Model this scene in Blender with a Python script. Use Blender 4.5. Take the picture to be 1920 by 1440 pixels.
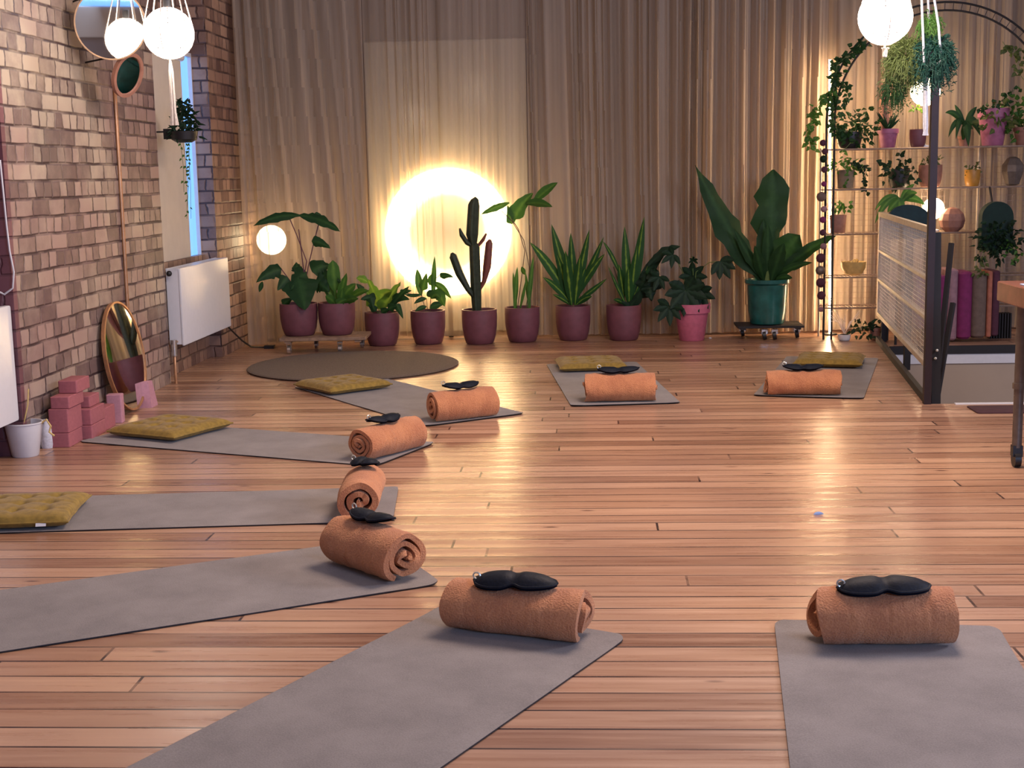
import bpy, math, random
from mathutils import Vector, Matrix, noise

for o in list(bpy.data.objects): bpy.data.objects.remove(o)
S = bpy.context.scene
COL = S.collection

# ------------------------------------------------------------ camera
F_PX, CAM_H, ROLL, YAW = 2550.0, 1.35, 0.020, math.radians(3.3)
PITCH = math.atan(390 / F_PX)
Zr = Matrix.Rotation(YAW, 3, 'Z')
Fw = Vector((0, math.cos(PITCH), -math.sin(PITCH)))
R0 = Vector((1, 0, 0)); U0 = Vector((0, math.sin(PITCH), math.cos(PITCH)))
Rt = Zr @ (math.cos(ROLL) * R0 - math.sin(ROLL) * U0)
Up = Zr @ (math.sin(ROLL) * R0 + math.cos(ROLL) * U0)
Fw = Zr @ Fw
CAM = Vector((0, 0, CAM_H))
cam = bpy.data.cameras.new('camera')
cam.sensor_width = 36; cam.sensor_fit = 'HORIZONTAL'; cam.lens = F_PX / 1920 * 36
cam.clip_start = 0.05; cam.clip_end = 100
co = bpy.data.objects.new('camera', cam); COL.objects.link(co)
M = Matrix((Rt, Up, -Fw)).transposed().to_4x4(); M.translation = CAM
co.matrix_world = M
S.camera = co

# ------------------------------------------------------------ world, lamps, exposure
W = bpy.data.worlds.new('world'); S.world = W; W.use_nodes = True
bg = W.node_tree.nodes['Background']
bg.inputs[0].default_value = (0.56, 0.44, 0.50, 1); bg.inputs[1].default_value = 0.25
S.view_settings.view_transform = 'Standard'; S.view_settings.look = 'None'
S.view_settings.exposure = 0.60; S.view_settings.gamma = 1; S.view_settings.use_curve_mapping = False

def area(name, loc, target, sx, sy, power, color):
    l = bpy.data.lights.new(name, 'AREA'); l.shape = 'RECTANGLE'; l.size = sx; l.size_y = sy
    l.energy = power; l.color = color
    o = bpy.data.objects.new(name, l); COL.objects.link(o); o.location = loc
    o.rotation_euler = (Vector(target) - Vector(loc)).to_track_quat('-Z', 'Y').to_euler()
    o['kind'] = 'structure'
    return o
area('overhead_fill', (1.1, 5.9, 3.9), (0.3, 5.4, 0), 1.5, 1.5, 135, (1.0, 0.76, 0.62))  # unseen warm fill added overhead, not a fixture of the room
area('cool_light', (5.6, 4.6, 2.9), (-0.4, 5.0, 0.0), 1.6, 1.2, 110, (0.80, 0.82, 1.0))  # unseen cool area light added on the right, without a window there
area('cool_light', (3.8, -2.3, 2.6), (-1.6, 6.5, 0.4), 2.2, 1.2, 150, (0.42, 0.60, 1.0))  # dusk light from window_2

# ------------------------------------------------------------ pixel helpers (rays into the room)
def ray(x, y): return Fw * F_PX + (x - 960) * Rt - (y - 720) * Up
def fl(x, y, z=0.0):
    d = ray(x, y); return CAM + d * ((z - CAM_H) / d.z)
def py(x, y, Y):
    d = ray(x, y); return CAM + d * (Y / d.y)
def px(x, y, X):
    d = ray(x, y); return CAM + d * (X / d.x)

# ------------------------------------------------------------ materials
MATS = {}
def nm(name):
    m = bpy.data.materials.new(name); m.use_nodes = True
    nt = m.node_tree; b = nt.nodes['Principled BSDF']; MATS[name] = m
    return m, nt, b
def N(nt, t, **kw):
    n = nt.nodes.new(t)
    for k, v in kw.items():
        if k in n.inputs: n.inputs[k].default_value = v
        else: setattr(n, k, v)
    return n
def L(nt, a, b): nt.links.new(a, b)
def coords(nt, scale=(1, 1, 1), loc=(0, 0, 0), rot=(0, 0, 0)):
    tc = N(nt, 'ShaderNodeTexCoord'); mp = N(nt, 'ShaderNodeMapping')
    mp.inputs['Scale'].default_value = scale; mp.inputs['Location'].default_value = loc
    mp.inputs['Rotation'].default_value = rot
    L(nt, tc.outputs['Object'], mp.inputs['Vector']); return mp.outputs[0]
def ramp(nt, fac, stops):
    r = N(nt, 'ShaderNodeValToRGB'); cr = r.color_ramp
    while len(cr.elements) < len(stops): cr.elements.new(0.5)
    for e, (p, c) in zip(cr.elements, stops): e.position = p; e.color = (*c, 1)
    L(nt, fac, r.inputs[0]); return r.outputs[0]
def bump(nt, b, h, strength, dist=0.01):
    n = N(nt, 'ShaderNodeBump'); n.inputs['Strength'].default_value = strength
    n.inputs['Distance'].default_value = dist
    L(nt, h, n.inputs['Height']); L(nt, n.outputs[0], b.inputs['Normal']); return n
def simple(name, col, rough=0.6, metal=0.0, var=0.15, nscale=30, bstr=0.0, sub=0.0, sheen=0.0):
    m, nt, b = nm(name)
    v = coords(nt)
    n = N(nt, 'ShaderNodeTexNoise', Scale=nscale, Detail=4.0); L(nt, v, n.inputs['Vector'])
    lo = tuple(c * (1 - var) for c in col); hi = tuple(min(1, c * (1 + var)) for c in col)
    L(nt, ramp(nt, n.outputs[0], [(0.3, lo), (0.7, hi)]), b.inputs['Base Color'])
    b.inputs['Roughness'].default_value = rough; b.inputs['Metallic'].default_value = metal
    if sheen: b.inputs['Sheen Weight'].default_value = sheen
    if bstr: bump(nt, b, n.outputs[0], bstr, 0.004)
    return m
def emit(name, col, strength):
    m, nt, b = nm(name)
    b.inputs['Base Color'].default_value = (*col, 1)
    b.inputs['Emission Color'].default_value = (*col, 1); b.inputs['Emission Strength'].default_value = strength
    return m

def mk_floor():
    m, nt, b = nm('pine_boards')
    v = coords(nt)
    br = N(nt, 'ShaderNodeTexBrick', Scale=1.0)
    br.offset = 0.0; br.squash = 1.0
    br.inputs['Brick Width'].default_value = 2.6; br.inputs['Row Height'].default_value = 0.118
    br.inputs['Mortar Size'].default_value = 0.0048; br.inputs['Mortar Smooth'].default_value = 0.15
    br.inputs['Color1'].default_value = (0, 0, 0, 1); br.inputs['Color2'].default_value = (1, 1, 1, 1)
    br.inputs['Mortar'].default_value = (0.5, 0.5, 0.5, 1)
    # every row of boards starts at its own place
    sp = N(nt, 'ShaderNodeSeparateXYZ'); L(nt, v, sp.inputs[0])
    dv = N(nt, 'ShaderNodeMath', operation='DIVIDE'); dv.inputs[1].default_value = 0.118; L(nt, sp.outputs[1], dv.inputs[0])
    fo = N(nt, 'ShaderNodeMath', operation='FLOOR'); L(nt, dv.outputs[0], fo.inputs[0])
    wh = N(nt, 'ShaderNodeTexWhiteNoise', noise_dimensions='1D'); L(nt, fo.outputs[0], wh.inputs['W'])
    ax = N(nt, 'ShaderNodeMath', operation='MULTIPLY_ADD'); ax.inputs[1].default_value = 2.6
    L(nt, wh.outputs['Value'], ax.inputs[0]); L(nt, sp.outputs[0], ax.inputs[2])
    cb = N(nt, 'ShaderNodeCombineXYZ'); L(nt, ax.outputs[0], cb.inputs[0]); L(nt, sp.outputs[1], cb.inputs[1])
    L(nt, cb.outputs[0], br.inputs['Vector'])
    # grain along x
    g = N(nt, 'ShaderNodeTexNoise', Scale=1.0, Detail=6.0, Roughness=0.6)
    mp = N(nt, 'ShaderNodeMapping'); mp.inputs['Scale'].default_value = (1.6, 34, 1)
    L(nt, v, mp.inputs[0]); L(nt, mp.outputs[0], g.inputs['Vector'])
    mix = N(nt, 'ShaderNodeMix', data_type='FLOAT'); mix.inputs[0].default_value = 0.55
    L(nt, br.outputs['Color'], mix.inputs[2]); L(nt, g.outputs[0], mix.inputs[3])
    base = ramp(nt, mix.outputs[0], [(0.22, (0.23, 0.110, 0.066)), (0.5, (0.40, 0.222, 0.140)), (0.8, (0.57, 0.350, 0.230))])
    # large worn patches
    w = N(nt, 'ShaderNodeTexNoise', Scale=0.7, Detail=3.0); L(nt, v, w.inputs['Vector'])
    wr = ramp(nt, w.outputs[0], [(0.35, (0.84, 0.84, 0.9)), (0.65, (1.08, 1.06, 1.0))])
    mul = N(nt, 'ShaderNodeMix', data_type='RGBA', blend_type='MULTIPLY'); mul.inputs[0].default_value = 1
    L(nt, base, mul.inputs[6]); L(nt, wr, mul.inputs[7])
    # knots
    vo = N(nt, 'ShaderNodeTexVoronoi', Scale=1.0)
    mk = N(nt, 'ShaderNodeMapping'); mk.inputs['Scale'].default_value = (2.6, 7.5, 1)
    L(nt, v, mk.inputs[0]); L(nt, mk.outputs[0], vo.inputs['Vector'])
    kn = ramp(nt, vo.outputs['Distance'], [(0.03, (1, 1, 1)), (0.10, (0, 0, 0))])
    km = N(nt, 'ShaderNodeMix', data_type='RGBA'); km.inputs[7].default_value = (0.11, 0.045, 0.03, 1)
    L(nt, kn, km.inputs[0]); L(nt, mul.outputs[2], km.inputs[6])
    # dark seams, broken in places
    sn = N(nt, 'ShaderNodeTexNoise', Scale=1.0, Detail=2.0)
    ms = N(nt, 'ShaderNodeMapping'); ms.inputs['Scale'].default_value = (1.2, 9, 1)
    L(nt, v, ms.inputs[0]); L(nt, ms.outputs[0], sn.inputs['Vector'])
    sr = ramp(nt, sn.outputs[0], [(0.36, (0.45, 0.45, 0.45)), (0.52, (1, 1, 1))])
    sm = N(nt, 'ShaderNodeMath', operation='MULTIPLY'); L(nt, br.outputs['Fac'], sm.inputs[0]); L(nt, sr, sm.inputs[1])
    fm = N(nt, 'ShaderNodeMix', data_type='RGBA'); fm.inputs[7].default_value = (0.035, 0.014, 0.012, 1)
    L(nt, sm.outputs[0], fm.inputs[0]); L(nt, km.outputs[2], fm.inputs[6])
    L(nt, fm.outputs[2], b.inputs['Base Color'])
    rr = ramp(nt, g.outputs[0], [(0.3, (0.22, 0.22, 0.22)), (0.7, (0.40, 0.40, 0.40))])
    L(nt, rr, b.inputs['Roughness'])
    b.inputs['Specular IOR Level'].default_value = 0.85
    # each board tilts a little: bump from cupped rows + grain
    cup = N(nt, 'ShaderNodeTexWave', Scale=1.0, Distortion=0.6, Detail=1.0); cup.bands_direction = 'Y'
    mc = N(nt, 'ShaderNodeMapping'); mc.inputs['Scale'].default_value = (0.2, 1 / 0.118 / 6.283 * 2, 1)
    mc.inputs['Scale'].default_value = (0.25, 2.7, 1)
    L(nt, v, mc.inputs[0]); L(nt, mc.outputs[0], cup.inputs['Vector'])
    a1 = N(nt, 'ShaderNodeMath', operation='MULTIPLY_ADD'); a1.inputs[1].default_value = 0.22
    L(nt, g.outputs[0], a1.inputs[0]); L(nt, cup.outputs[1], a1.inputs[2])
    a2 = N(nt, 'ShaderNodeMath', operation='SUBTRACT'); L(nt, a1.outputs[0], a2.inputs[0]); L(nt, br.outputs['Fac'], a2.inputs[1])
    bump(nt, b, a2.outputs[0], 0.45, 0.0022)
mk_floor()

def mk_brick(name, c1, c2, mortar, mix_dark):
    m, nt, b = nm(name)
    v0 = N(nt, 'ShaderNodeTexCoord').outputs['Object']
    # project: u = y + x (works for both faces), v = z
    sx = N(nt, 'ShaderNodeSeparateXYZ'); L(nt, v0, sx.inputs[0])
    ad = N(nt, 'ShaderNodeMath', operation='ADD'); L(nt, sx.outputs[0], ad.inputs[0]); L(nt, sx.outputs[1], ad.inputs[1])
    wn = N(nt, 'ShaderNodeTexNoise', Scale=4.0, Detail=2.0); L(nt, v0, wn.inputs['Vector'])
    wz = N(nt, 'ShaderNodeMath', operation='MULTIPLY_ADD'); wz.inputs[1].default_value = 0.016; L(nt, wn.outputs[0], wz.inputs[0]); L(nt, sx.outputs[2], wz.inputs[2])
    wn2 = N(nt, 'ShaderNodeTexNoise', Scale=14.0, Detail=3.0); L(nt, v0, wn2.inputs['Vector'])
    ax2 = N(nt, 'ShaderNodeMath', operation='MULTIPLY_ADD'); ax2.inputs[1].default_value = 0.045; L(nt, wn2.outputs[0], ax2.inputs[0]); L(nt, ad.outputs[0], ax2.inputs[2])
    cx = N(nt, 'ShaderNodeCombineXYZ'); L(nt, ax2.outputs[0], cx.inputs[0]); L(nt, wz.outputs[0], cx.inputs[1])
    br = N(nt, 'ShaderNodeTexBrick', Scale=1.0); br.offset = 0.5; br.squash = 0.5; br.squash_frequency = 2
    br.inputs['Brick Width'].default_value = 0.215; br.inputs['Row Height'].default_value = 0.092
    br.inputs['Mortar Size'].default_value = 0.0105; br.inputs['Mortar Smooth'].default_value = 0.8
    br.inputs['Color1'].default_value = (0, 0, 0, 1); br.inputs['Color2'].default_value = (1, 1, 1, 1); br.inputs['Mortar'].default_value = (.5, .5, .5, 1)
    L(nt, cx.outputs[0], br.inputs['Vector'])
    n1 = N(nt, 'ShaderNodeTexNoise', Scale=9.0, Detail=6.0, Roughness=0.65); L(nt, v0, n1.inputs['Vector'])
    mx = N(nt, 'ShaderNodeMix', data_type='FLOAT'); mx.inputs[0].default_value = 0.5
    L(nt, br.outputs['Color'], mx.inputs[2]); L(nt, n1.outputs[0], mx.inputs[3])
    base = ramp(nt, mx.outputs[0], [(0.28, c1), (0.62, c2)])
    n2 = N(nt, 'ShaderNodeTexNoise', Scale=1.3, Detail=3.0); L(nt, v0, n2.inputs['Vector'])
    t = ramp(nt, n2.outputs[0], [(0.4, (1, 1, 1)), (0.62, mix_dark)])
    mu = N(nt, 'ShaderNodeMix', data_type='RGBA', blend_type='MULTIPLY'); mu.inputs[0].default_value = 1
    L(nt, base, mu.inputs[6]); L(nt, t, mu.inputs[7])
    # vary mortar visibility
    n3 = N(nt, 'ShaderNodeTexNoise', Scale=5.0, Detail=4.0); L(nt, v0, n3.inputs['Vector'])
    mr = ramp(nt, n3.outputs[0], [(0.40, (0.30, 0.30, 0.30)), (0.56, (1, 1, 1))])
    mm = N(nt, 'ShaderNodeMath', operation='MULTIPLY'); L(nt, br.outputs['Fac'], mm.inputs[0]); L(nt, mr, mm.inputs[1])
    fm = N(nt, 'ShaderNodeMix', data_type='RGBA'); fm.inputs[7].default_value = (*mortar, 1)
    L(nt, mm.outputs[0], fm.inputs[0]); L(nt, mu.outputs[2], fm.inputs[6])
    L(nt, fm.outputs[2], b.inputs['Base Color']); b.inputs['Roughness'].default_value = 0.55
    s = N(nt, 'ShaderNodeMath', operation='MULTIPLY_ADD'); s.inputs[1].default_value = 0.3
    L(nt, n1.outputs[0], s.inputs[0])
    inv = N(nt, 'ShaderNodeMath', operation='SUBTRACT'); inv.inputs[0].default_value = 1; L(nt, br.outputs['Fac'], inv.inputs[1])
    L(nt, inv.outputs[0], s.inputs[2])
    bump(nt, b, s.outputs[0], 0.7, 0.010)
mk_brick('painted_brick', (0.18, 0.128, 0.115), (0.47, 0.385, 0.300), (0.045, 0.022, 0.028), (0.74, 0.60, 0.68))
mk_brick('plum_brick', (0.13, 0.05, 0.06), (0.22, 0.09, 0.10), (0.10, 0.05, 0.06), (0.8, 0.8, 0.9))
mk_brick('brown_brick', (0.19, 0.11, 0.085), (0.42, 0.27, 0.19), (0.05, 0.025, 0.025), (0.6, 0.55, 0.6))

def mk_curtain():
    m = bpy.data.materials.new('sheer_linen'); m.use_nodes = True; MATS['sheer_linen'] = m
    nt = m.node_tree; nt.nodes.clear()
    out = N(nt, 'ShaderNodeOutputMaterial')
    d = N(nt, 'ShaderNodeBsdfDiffuse'); t = N(nt, 'ShaderNodeBsdfTranslucent'); tr = N(nt, 'ShaderNodeBsdfTransparent')
    v = coords(nt, (14, 14, 0.15))
    n = N(nt, 'ShaderNodeTexNoise', Scale=1.0, Detail=3.0); L(nt, v, n.inputs['Vector'])
    c = ramp(nt, n.outputs[0], [(0.35, (0.36, 0.305, 0.25)), (0.65, (0.56, 0.475, 0.39))])
    L(nt, c, d.inputs[0]); t.inputs[0].default_value = (0.80, 0.62, 0.42, 1)
    tr.inputs[0].default_value = (1, 0.97, 0.92, 1)
    m1 = N(nt, 'ShaderNodeMixShader'); m1.inputs[0].default_value = 0.34
    L(nt, d.outputs[0], m1.inputs[1]); L(nt, t.outputs[0], m1.inputs[2])
    # a sheer weave looks denser where a fold turns edge-on
    lw = N(nt, 'ShaderNodeLayerWeight', Blend=0.5)
    fr = ramp(nt, lw.outputs['Facing'], [(0.0, (0.40, 0.40, 0.40)), (0.75, (0.08, 0.06, 0.06))])
    m2 = N(nt, 'ShaderNodeMixShader'); L(nt, fr, m2.inputs[0])
    L(nt, m1.outputs[0], m2.inputs[1]); L(nt, tr.outputs[0], m2.inputs[2])
    L(nt, m2.outputs[0], out.inputs[0])
mk_curtain()

def mk_leaf(name, c_mid, c_edge, stripe=0.5, trans=0.25, rough=0.55):
    m, nt, b = nm(name)
    uv = N(nt, 'ShaderNodeUVMap'); s = N(nt, 'ShaderNodeSeparateXYZ'); L(nt, uv.outputs[0], s.inputs[0])
    a = N(nt, 'ShaderNodeMath', operation='SUBTRACT'); a.inputs[1].default_value = 0.5; L(nt, s.outputs[0], a.inputs[0])
    ab = N(nt, 'ShaderNodeMath', operation='ABSOLUTE'); L(nt, a.outputs[0], ab.inputs[0])
    n = N(nt, 'ShaderNodeTexNoise', Scale=25.0, Detail=3.0); L(nt, coords(nt), n.inputs['Vector'])
    ad = N(nt, 'ShaderNodeMath', operation='MULTIPLY_ADD'); ad.inputs[1].default_value = 0.25; L(nt, n.outputs[0], ad.inputs[0]); L(nt, ab.outputs[0], ad.inputs[2])
    c = ramp(nt, ad.outputs[0], [(0.10, c_mid), (0.12 + stripe * 0.4, c_edge)])
    L(nt, c, b.inputs['Base Color']); b.inputs['Roughness'].default_value = rough; b.inputs['Specular IOR Level'].default_value = 0.25
    # translucent leaf tissue
    tl = N(nt, 'ShaderNodeBsdfTranslucent'); L(nt, c, tl.inputs[0])
    mx = N(nt, 'ShaderNodeMixShader'); mx.inputs[0].default_value = trans
    out = [q for q in nt.nodes if q.type == 'OUTPUT_MATERIAL'][0]
    L(nt, b.outputs[0], mx.inputs[1]); L(nt, tl.outputs[0], mx.inputs[2]); L(nt, mx.outputs[0], out.inputs[0])
mk_leaf('leaf_deep', (0.030, 0.090, 0.024), (0.014, 0.050, 0.014))
mk_leaf('leaf_mid', (0.10, 0.22, 0.035), (0.045, 0.13, 0.022))
mk_leaf('leaf_light', (0.24, 0.40, 0.06), (0.11, 0.24, 0.035), trans=0.4)
mk_leaf('leaf_striped', (0.22, 0.36, 0.04), (0.018, 0.075, 0.016), 0.35)
mk_leaf('leaf_dark', (0.016, 0.048, 0.020), (0.010, 0.030, 0.014))
mk_leaf('leaf_teal', (0.012, 0.075, 0.052), (0.008, 0.048, 0.038))
mk_leaf('leaf_olive', (0.13, 0.16, 0.04), (0.07, 0.10, 0.03))

def mk_blanket():
    m, nt, b = nm('orange_fleece')
    v = coords(nt)
    n = N(nt, 'ShaderNodeTexNoise', Scale=170.0, Detail=4.0); L(nt, v, n.inputs['Vector'])
    n2 = N(nt, 'ShaderNodeTexNoise', Scale=9.0, Detail=3.0); L(nt, v, n2.inputs['Vector'])
    mx = N(nt, 'ShaderNodeMath', operation='MULTIPLY_ADD'); mx.inputs[1].default_value = 0.5
    L(nt, n.outputs[0], mx.inputs[0]); 
    h = N(nt, 'ShaderNodeMath', operation='MULTIPLY'); h.inputs[1].default_value = 0.5; L(nt, n2.outputs[0], h.inputs[0]); L(nt, h.outputs[0], mx.inputs[2])
    c = ramp(nt, mx.outputs[0], [(0.35, (0.40, 0.145, 0.068)), (0.65, (0.60, 0.255, 0.112))])
    L(nt, c, b.inputs['Base Color']); b.inputs['Roughness'].default_value = 0.95
    b.inputs['Sheen Weight'].default_value = 0.35; b.inputs['Sheen Tint'].default_value = (1, 0.75, 0.55, 1)
    bump(nt, b, n.outputs[0], 1.0, 0.006)
mk_blanket()

def mk_mat_top():
    m, nt, b = nm('mat_suede')
    v = coords(nt)
    n = N(nt, 'ShaderNodeTexNoise', Scale=4.5, Detail=5.0, Roughness=0.6); L(nt, v, n.inputs['Vector'])
    n2 = N(nt, 'ShaderNodeTexNoise', Scale=220.0, Detail=2.0); L(nt, v, n2.inputs['Vector'])
    mx = N(nt, 'ShaderNodeMix', data_type='FLOAT'); mx.inputs[0].default_value = 0.4
    L(nt, n.outputs[0], mx.inputs[2]); L(nt, n2.outputs[0], mx.inputs[3])
    L(nt, ramp(nt, mx.outputs[0], [(0.36, (0.155, 0.133, 0.124)), (0.64, (0.245, 0.215, 0.202))]), b.inputs['Base Color'])
    b.inputs['Roughness'].default_value = 0.9; b.inputs['Sheen Weight'].default_value = 0.15
    bump(nt, b, n2.outputs[0], 0.4, 0.002)
mk_mat_top()
simple('mat_rubber', (0.012, 0.010, 0.014), 0.6)
simple('mustard_velvet', (0.245, 0.155, 0.024), 0.85, var=0.25, nscale=40, sheen=0.12, bstr=0.2)
simple('navy_cloth', (0.004, 0.007, 0.015), 0.6, var=0.3, nscale=120, bstr=0.2)
MATS['navy_cloth'].node_tree.nodes['Principled BSDF'].inputs['Specular IOR Level'].default_value = 0.2
simple('mask_buckle', (0.6, 0.6, 0.55), 0.3, 0.6)
simple('plum_pot', (0.150, 0.048, 0.062), 0.55, var=0.12, nscale=18)
simple('pink_pot', (0.52, 0.13, 0.20), 0.5, var=0.1)
simple('mauve_pot', (0.34, 0.11, 0.20), 0.5)
simple('teal_pot', (0.012, 0.095, 0.085), 0.22, var=0.35, nscale=9)
simple('clay_pot', (0.30, 0.14, 0.10), 0.7)
simple('taupe_pot', (0.20, 0.145, 0.095), 0.7)
simple('amber_pot', (0.42, 0.20, 0.03), 0.4)
simple('black_plastic', (0.012, 0.012, 0.014), 0.45)
simple('soil', (0.03, 0.018, 0.012), 0.95, bstr=0.8, nscale=90)
simple('stem_green', (0.10, 0.16, 0.035), 0.5)
simple('stem_brown', (0.09, 0.05, 0.03), 0.6)
simple('stem_purple', (0.10, 0.03, 0.05), 0.5)
simple('cactus_skin', (0.022, 0.035, 0.016), 0.6, var=0.3)
simple('cactus_tip', (0.16, 0.045, 0.03), 0.6)
simple('white_enamel', (0.66, 0.67, 0.71), 0.3, var=0.02)
simple('white_fabric', (0.62, 0.56, 0.48), 0.85, var=0.04, nscale=8)
simple('white_paint', (0.66, 0.66, 0.68), 0.6, var=0.03)
simple('cream_wall', (0.42, 0.33, 0.25), 0.85, var=0.05, nscale=3)
simple('dark_wall', (0.20, 0.15, 0.13), 0.9, var=0.1, nscale=3)
simple('dolly_wood', (0.26, 0.16, 0.10), 0.6, var=0.3, nscale=25)
simple('oak_wood', (0.42, 0.25, 0.12), 0.45, var=0.2, nscale=20)
simple('red_wood', (0.20, 0.070, 0.048), 0.35, var=0.3, nscale=18)
simple('chrome', (0.65, 0.62, 0.58), 0.2, 0.9)
simple('black_metal', (0.010, 0.008, 0.009), 0.65, 0.0)
simple('maroon_metal', (0.018, 0.005, 0.005), 0.5, 0.0)
simple('cream_metal', (0.50, 0.42, 0.32), 0.45, 0.2)
simple('grey_wire', (0.30, 0.22, 0.17), 0.5, 0.3)
simple('copper', (0.50, 0.26, 0.13), 0.35, 0.6)
simple('rug_jute', (0.135, 0.100, 0.075), 0.95, var=0.3, nscale=120, bstr=0.8)
simple('pink_foam', (0.36, 0.115, 0.135), 0.85, var=0.1, nscale=60)
simple('lilac_foam', (0.46, 0.23, 0.29), 0.85, var=0.08, nscale=60)
simple('macrame_cord', (0.70, 0.62, 0.55), 0.9, var=0.1, nscale=80, bstr=0.5)
simple('grey_cord', (0.52, 0.53, 0.60), 0.9, var=0.15, nscale=80, bstr=0.5)
simple('gold_wicker', (0.62, 0.45, 0.17), 0.5)
simple('magenta_cloth', (0.17, 0.014, 0.085), 0.85)
simple('taupe_cloth', (0.13, 0.088, 0.068), 0.85)
simple('coral_cloth', (0.36, 0.12, 0.07), 0.85)
simple('aubergine_cloth', (0.07, 0.018, 0.035), 0.85)
simple('rose_cloth', (0.27, 0.15, 0.17), 0.85)
simple('dark_teal', (0.004, 0.025, 0.032), 0.8)
simple('green_panel', (0.003, 0.020, 0.015), 0.85)
simple('steel_grey', (0.16, 0.13, 0.11), 0.45, 0.5)
simple('paper_and_glint', (0.42, 0.58, 0.90), 0.4, var=0.02)  # for the floor scrap and the daylight reflection coloured onto the table
simple('doormat', (0.06, 0.022, 0.028), 0.95)
simple('screen_board', (0.50, 0.50, 0.46), 0.12, var=0.03, nscale=2)
m_, nt_, b_ = nm('mirror_glass'); b_.inputs['Base Color'].default_value = (0.9, 0.9, 0.88, 1); b_.inputs['Metallic'].default_value = 1; b_.inputs['Roughness'].default_value = 0.02
emit('globe_glow', (1.0, 0.84, 0.70), 24.0)
emit('warm_glow', (1.0, 0.70, 0.42), 20.0)
emit('small_glow', (1.0, 0.74, 0.42), 8.0)
emit('halo_glow', (1.0, 0.74, 0.42), 3.6)
emit('strip_glow', (1.0, 0.66, 0.36), 75.0)
emit('dusk_pane', (0.14, 0.36, 0.85), 1.0)
def mk_moon():
    m, nt, b = nm('moon_disc')
    tc = N(nt, 'ShaderNodeTexCoord'); ln = N(nt, 'ShaderNodeVectorMath', operation='LENGTH'); L(nt, tc.outputs['Object'], ln.inputs[0])
    # ring of LEDs round the rim shining inwards over the disc
    r = ramp(nt, ln.outputs['Value'], [(0.0, (0.03, 0.03, 0.03)), (0.30, (0.06, 0.06, 0.06)), (0.45, (0.5, 0.5, 0.5)), (0.50, (1, 1, 1))])
    mu = N(nt, 'ShaderNodeMath', operation='MULTIPLY'); mu.inputs[1].default_value = 24.0; L(nt, r, mu.inputs[0])
    b.inputs['Base Color'].default_value = (0.8, 0.7, 0.5, 1)
    b.inputs['Emission Color'].default_value = (1.0, 0.76, 0.42, 1); L(nt, mu.outputs[0], b.inputs['Emission Strength'])
mk_moon()

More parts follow.
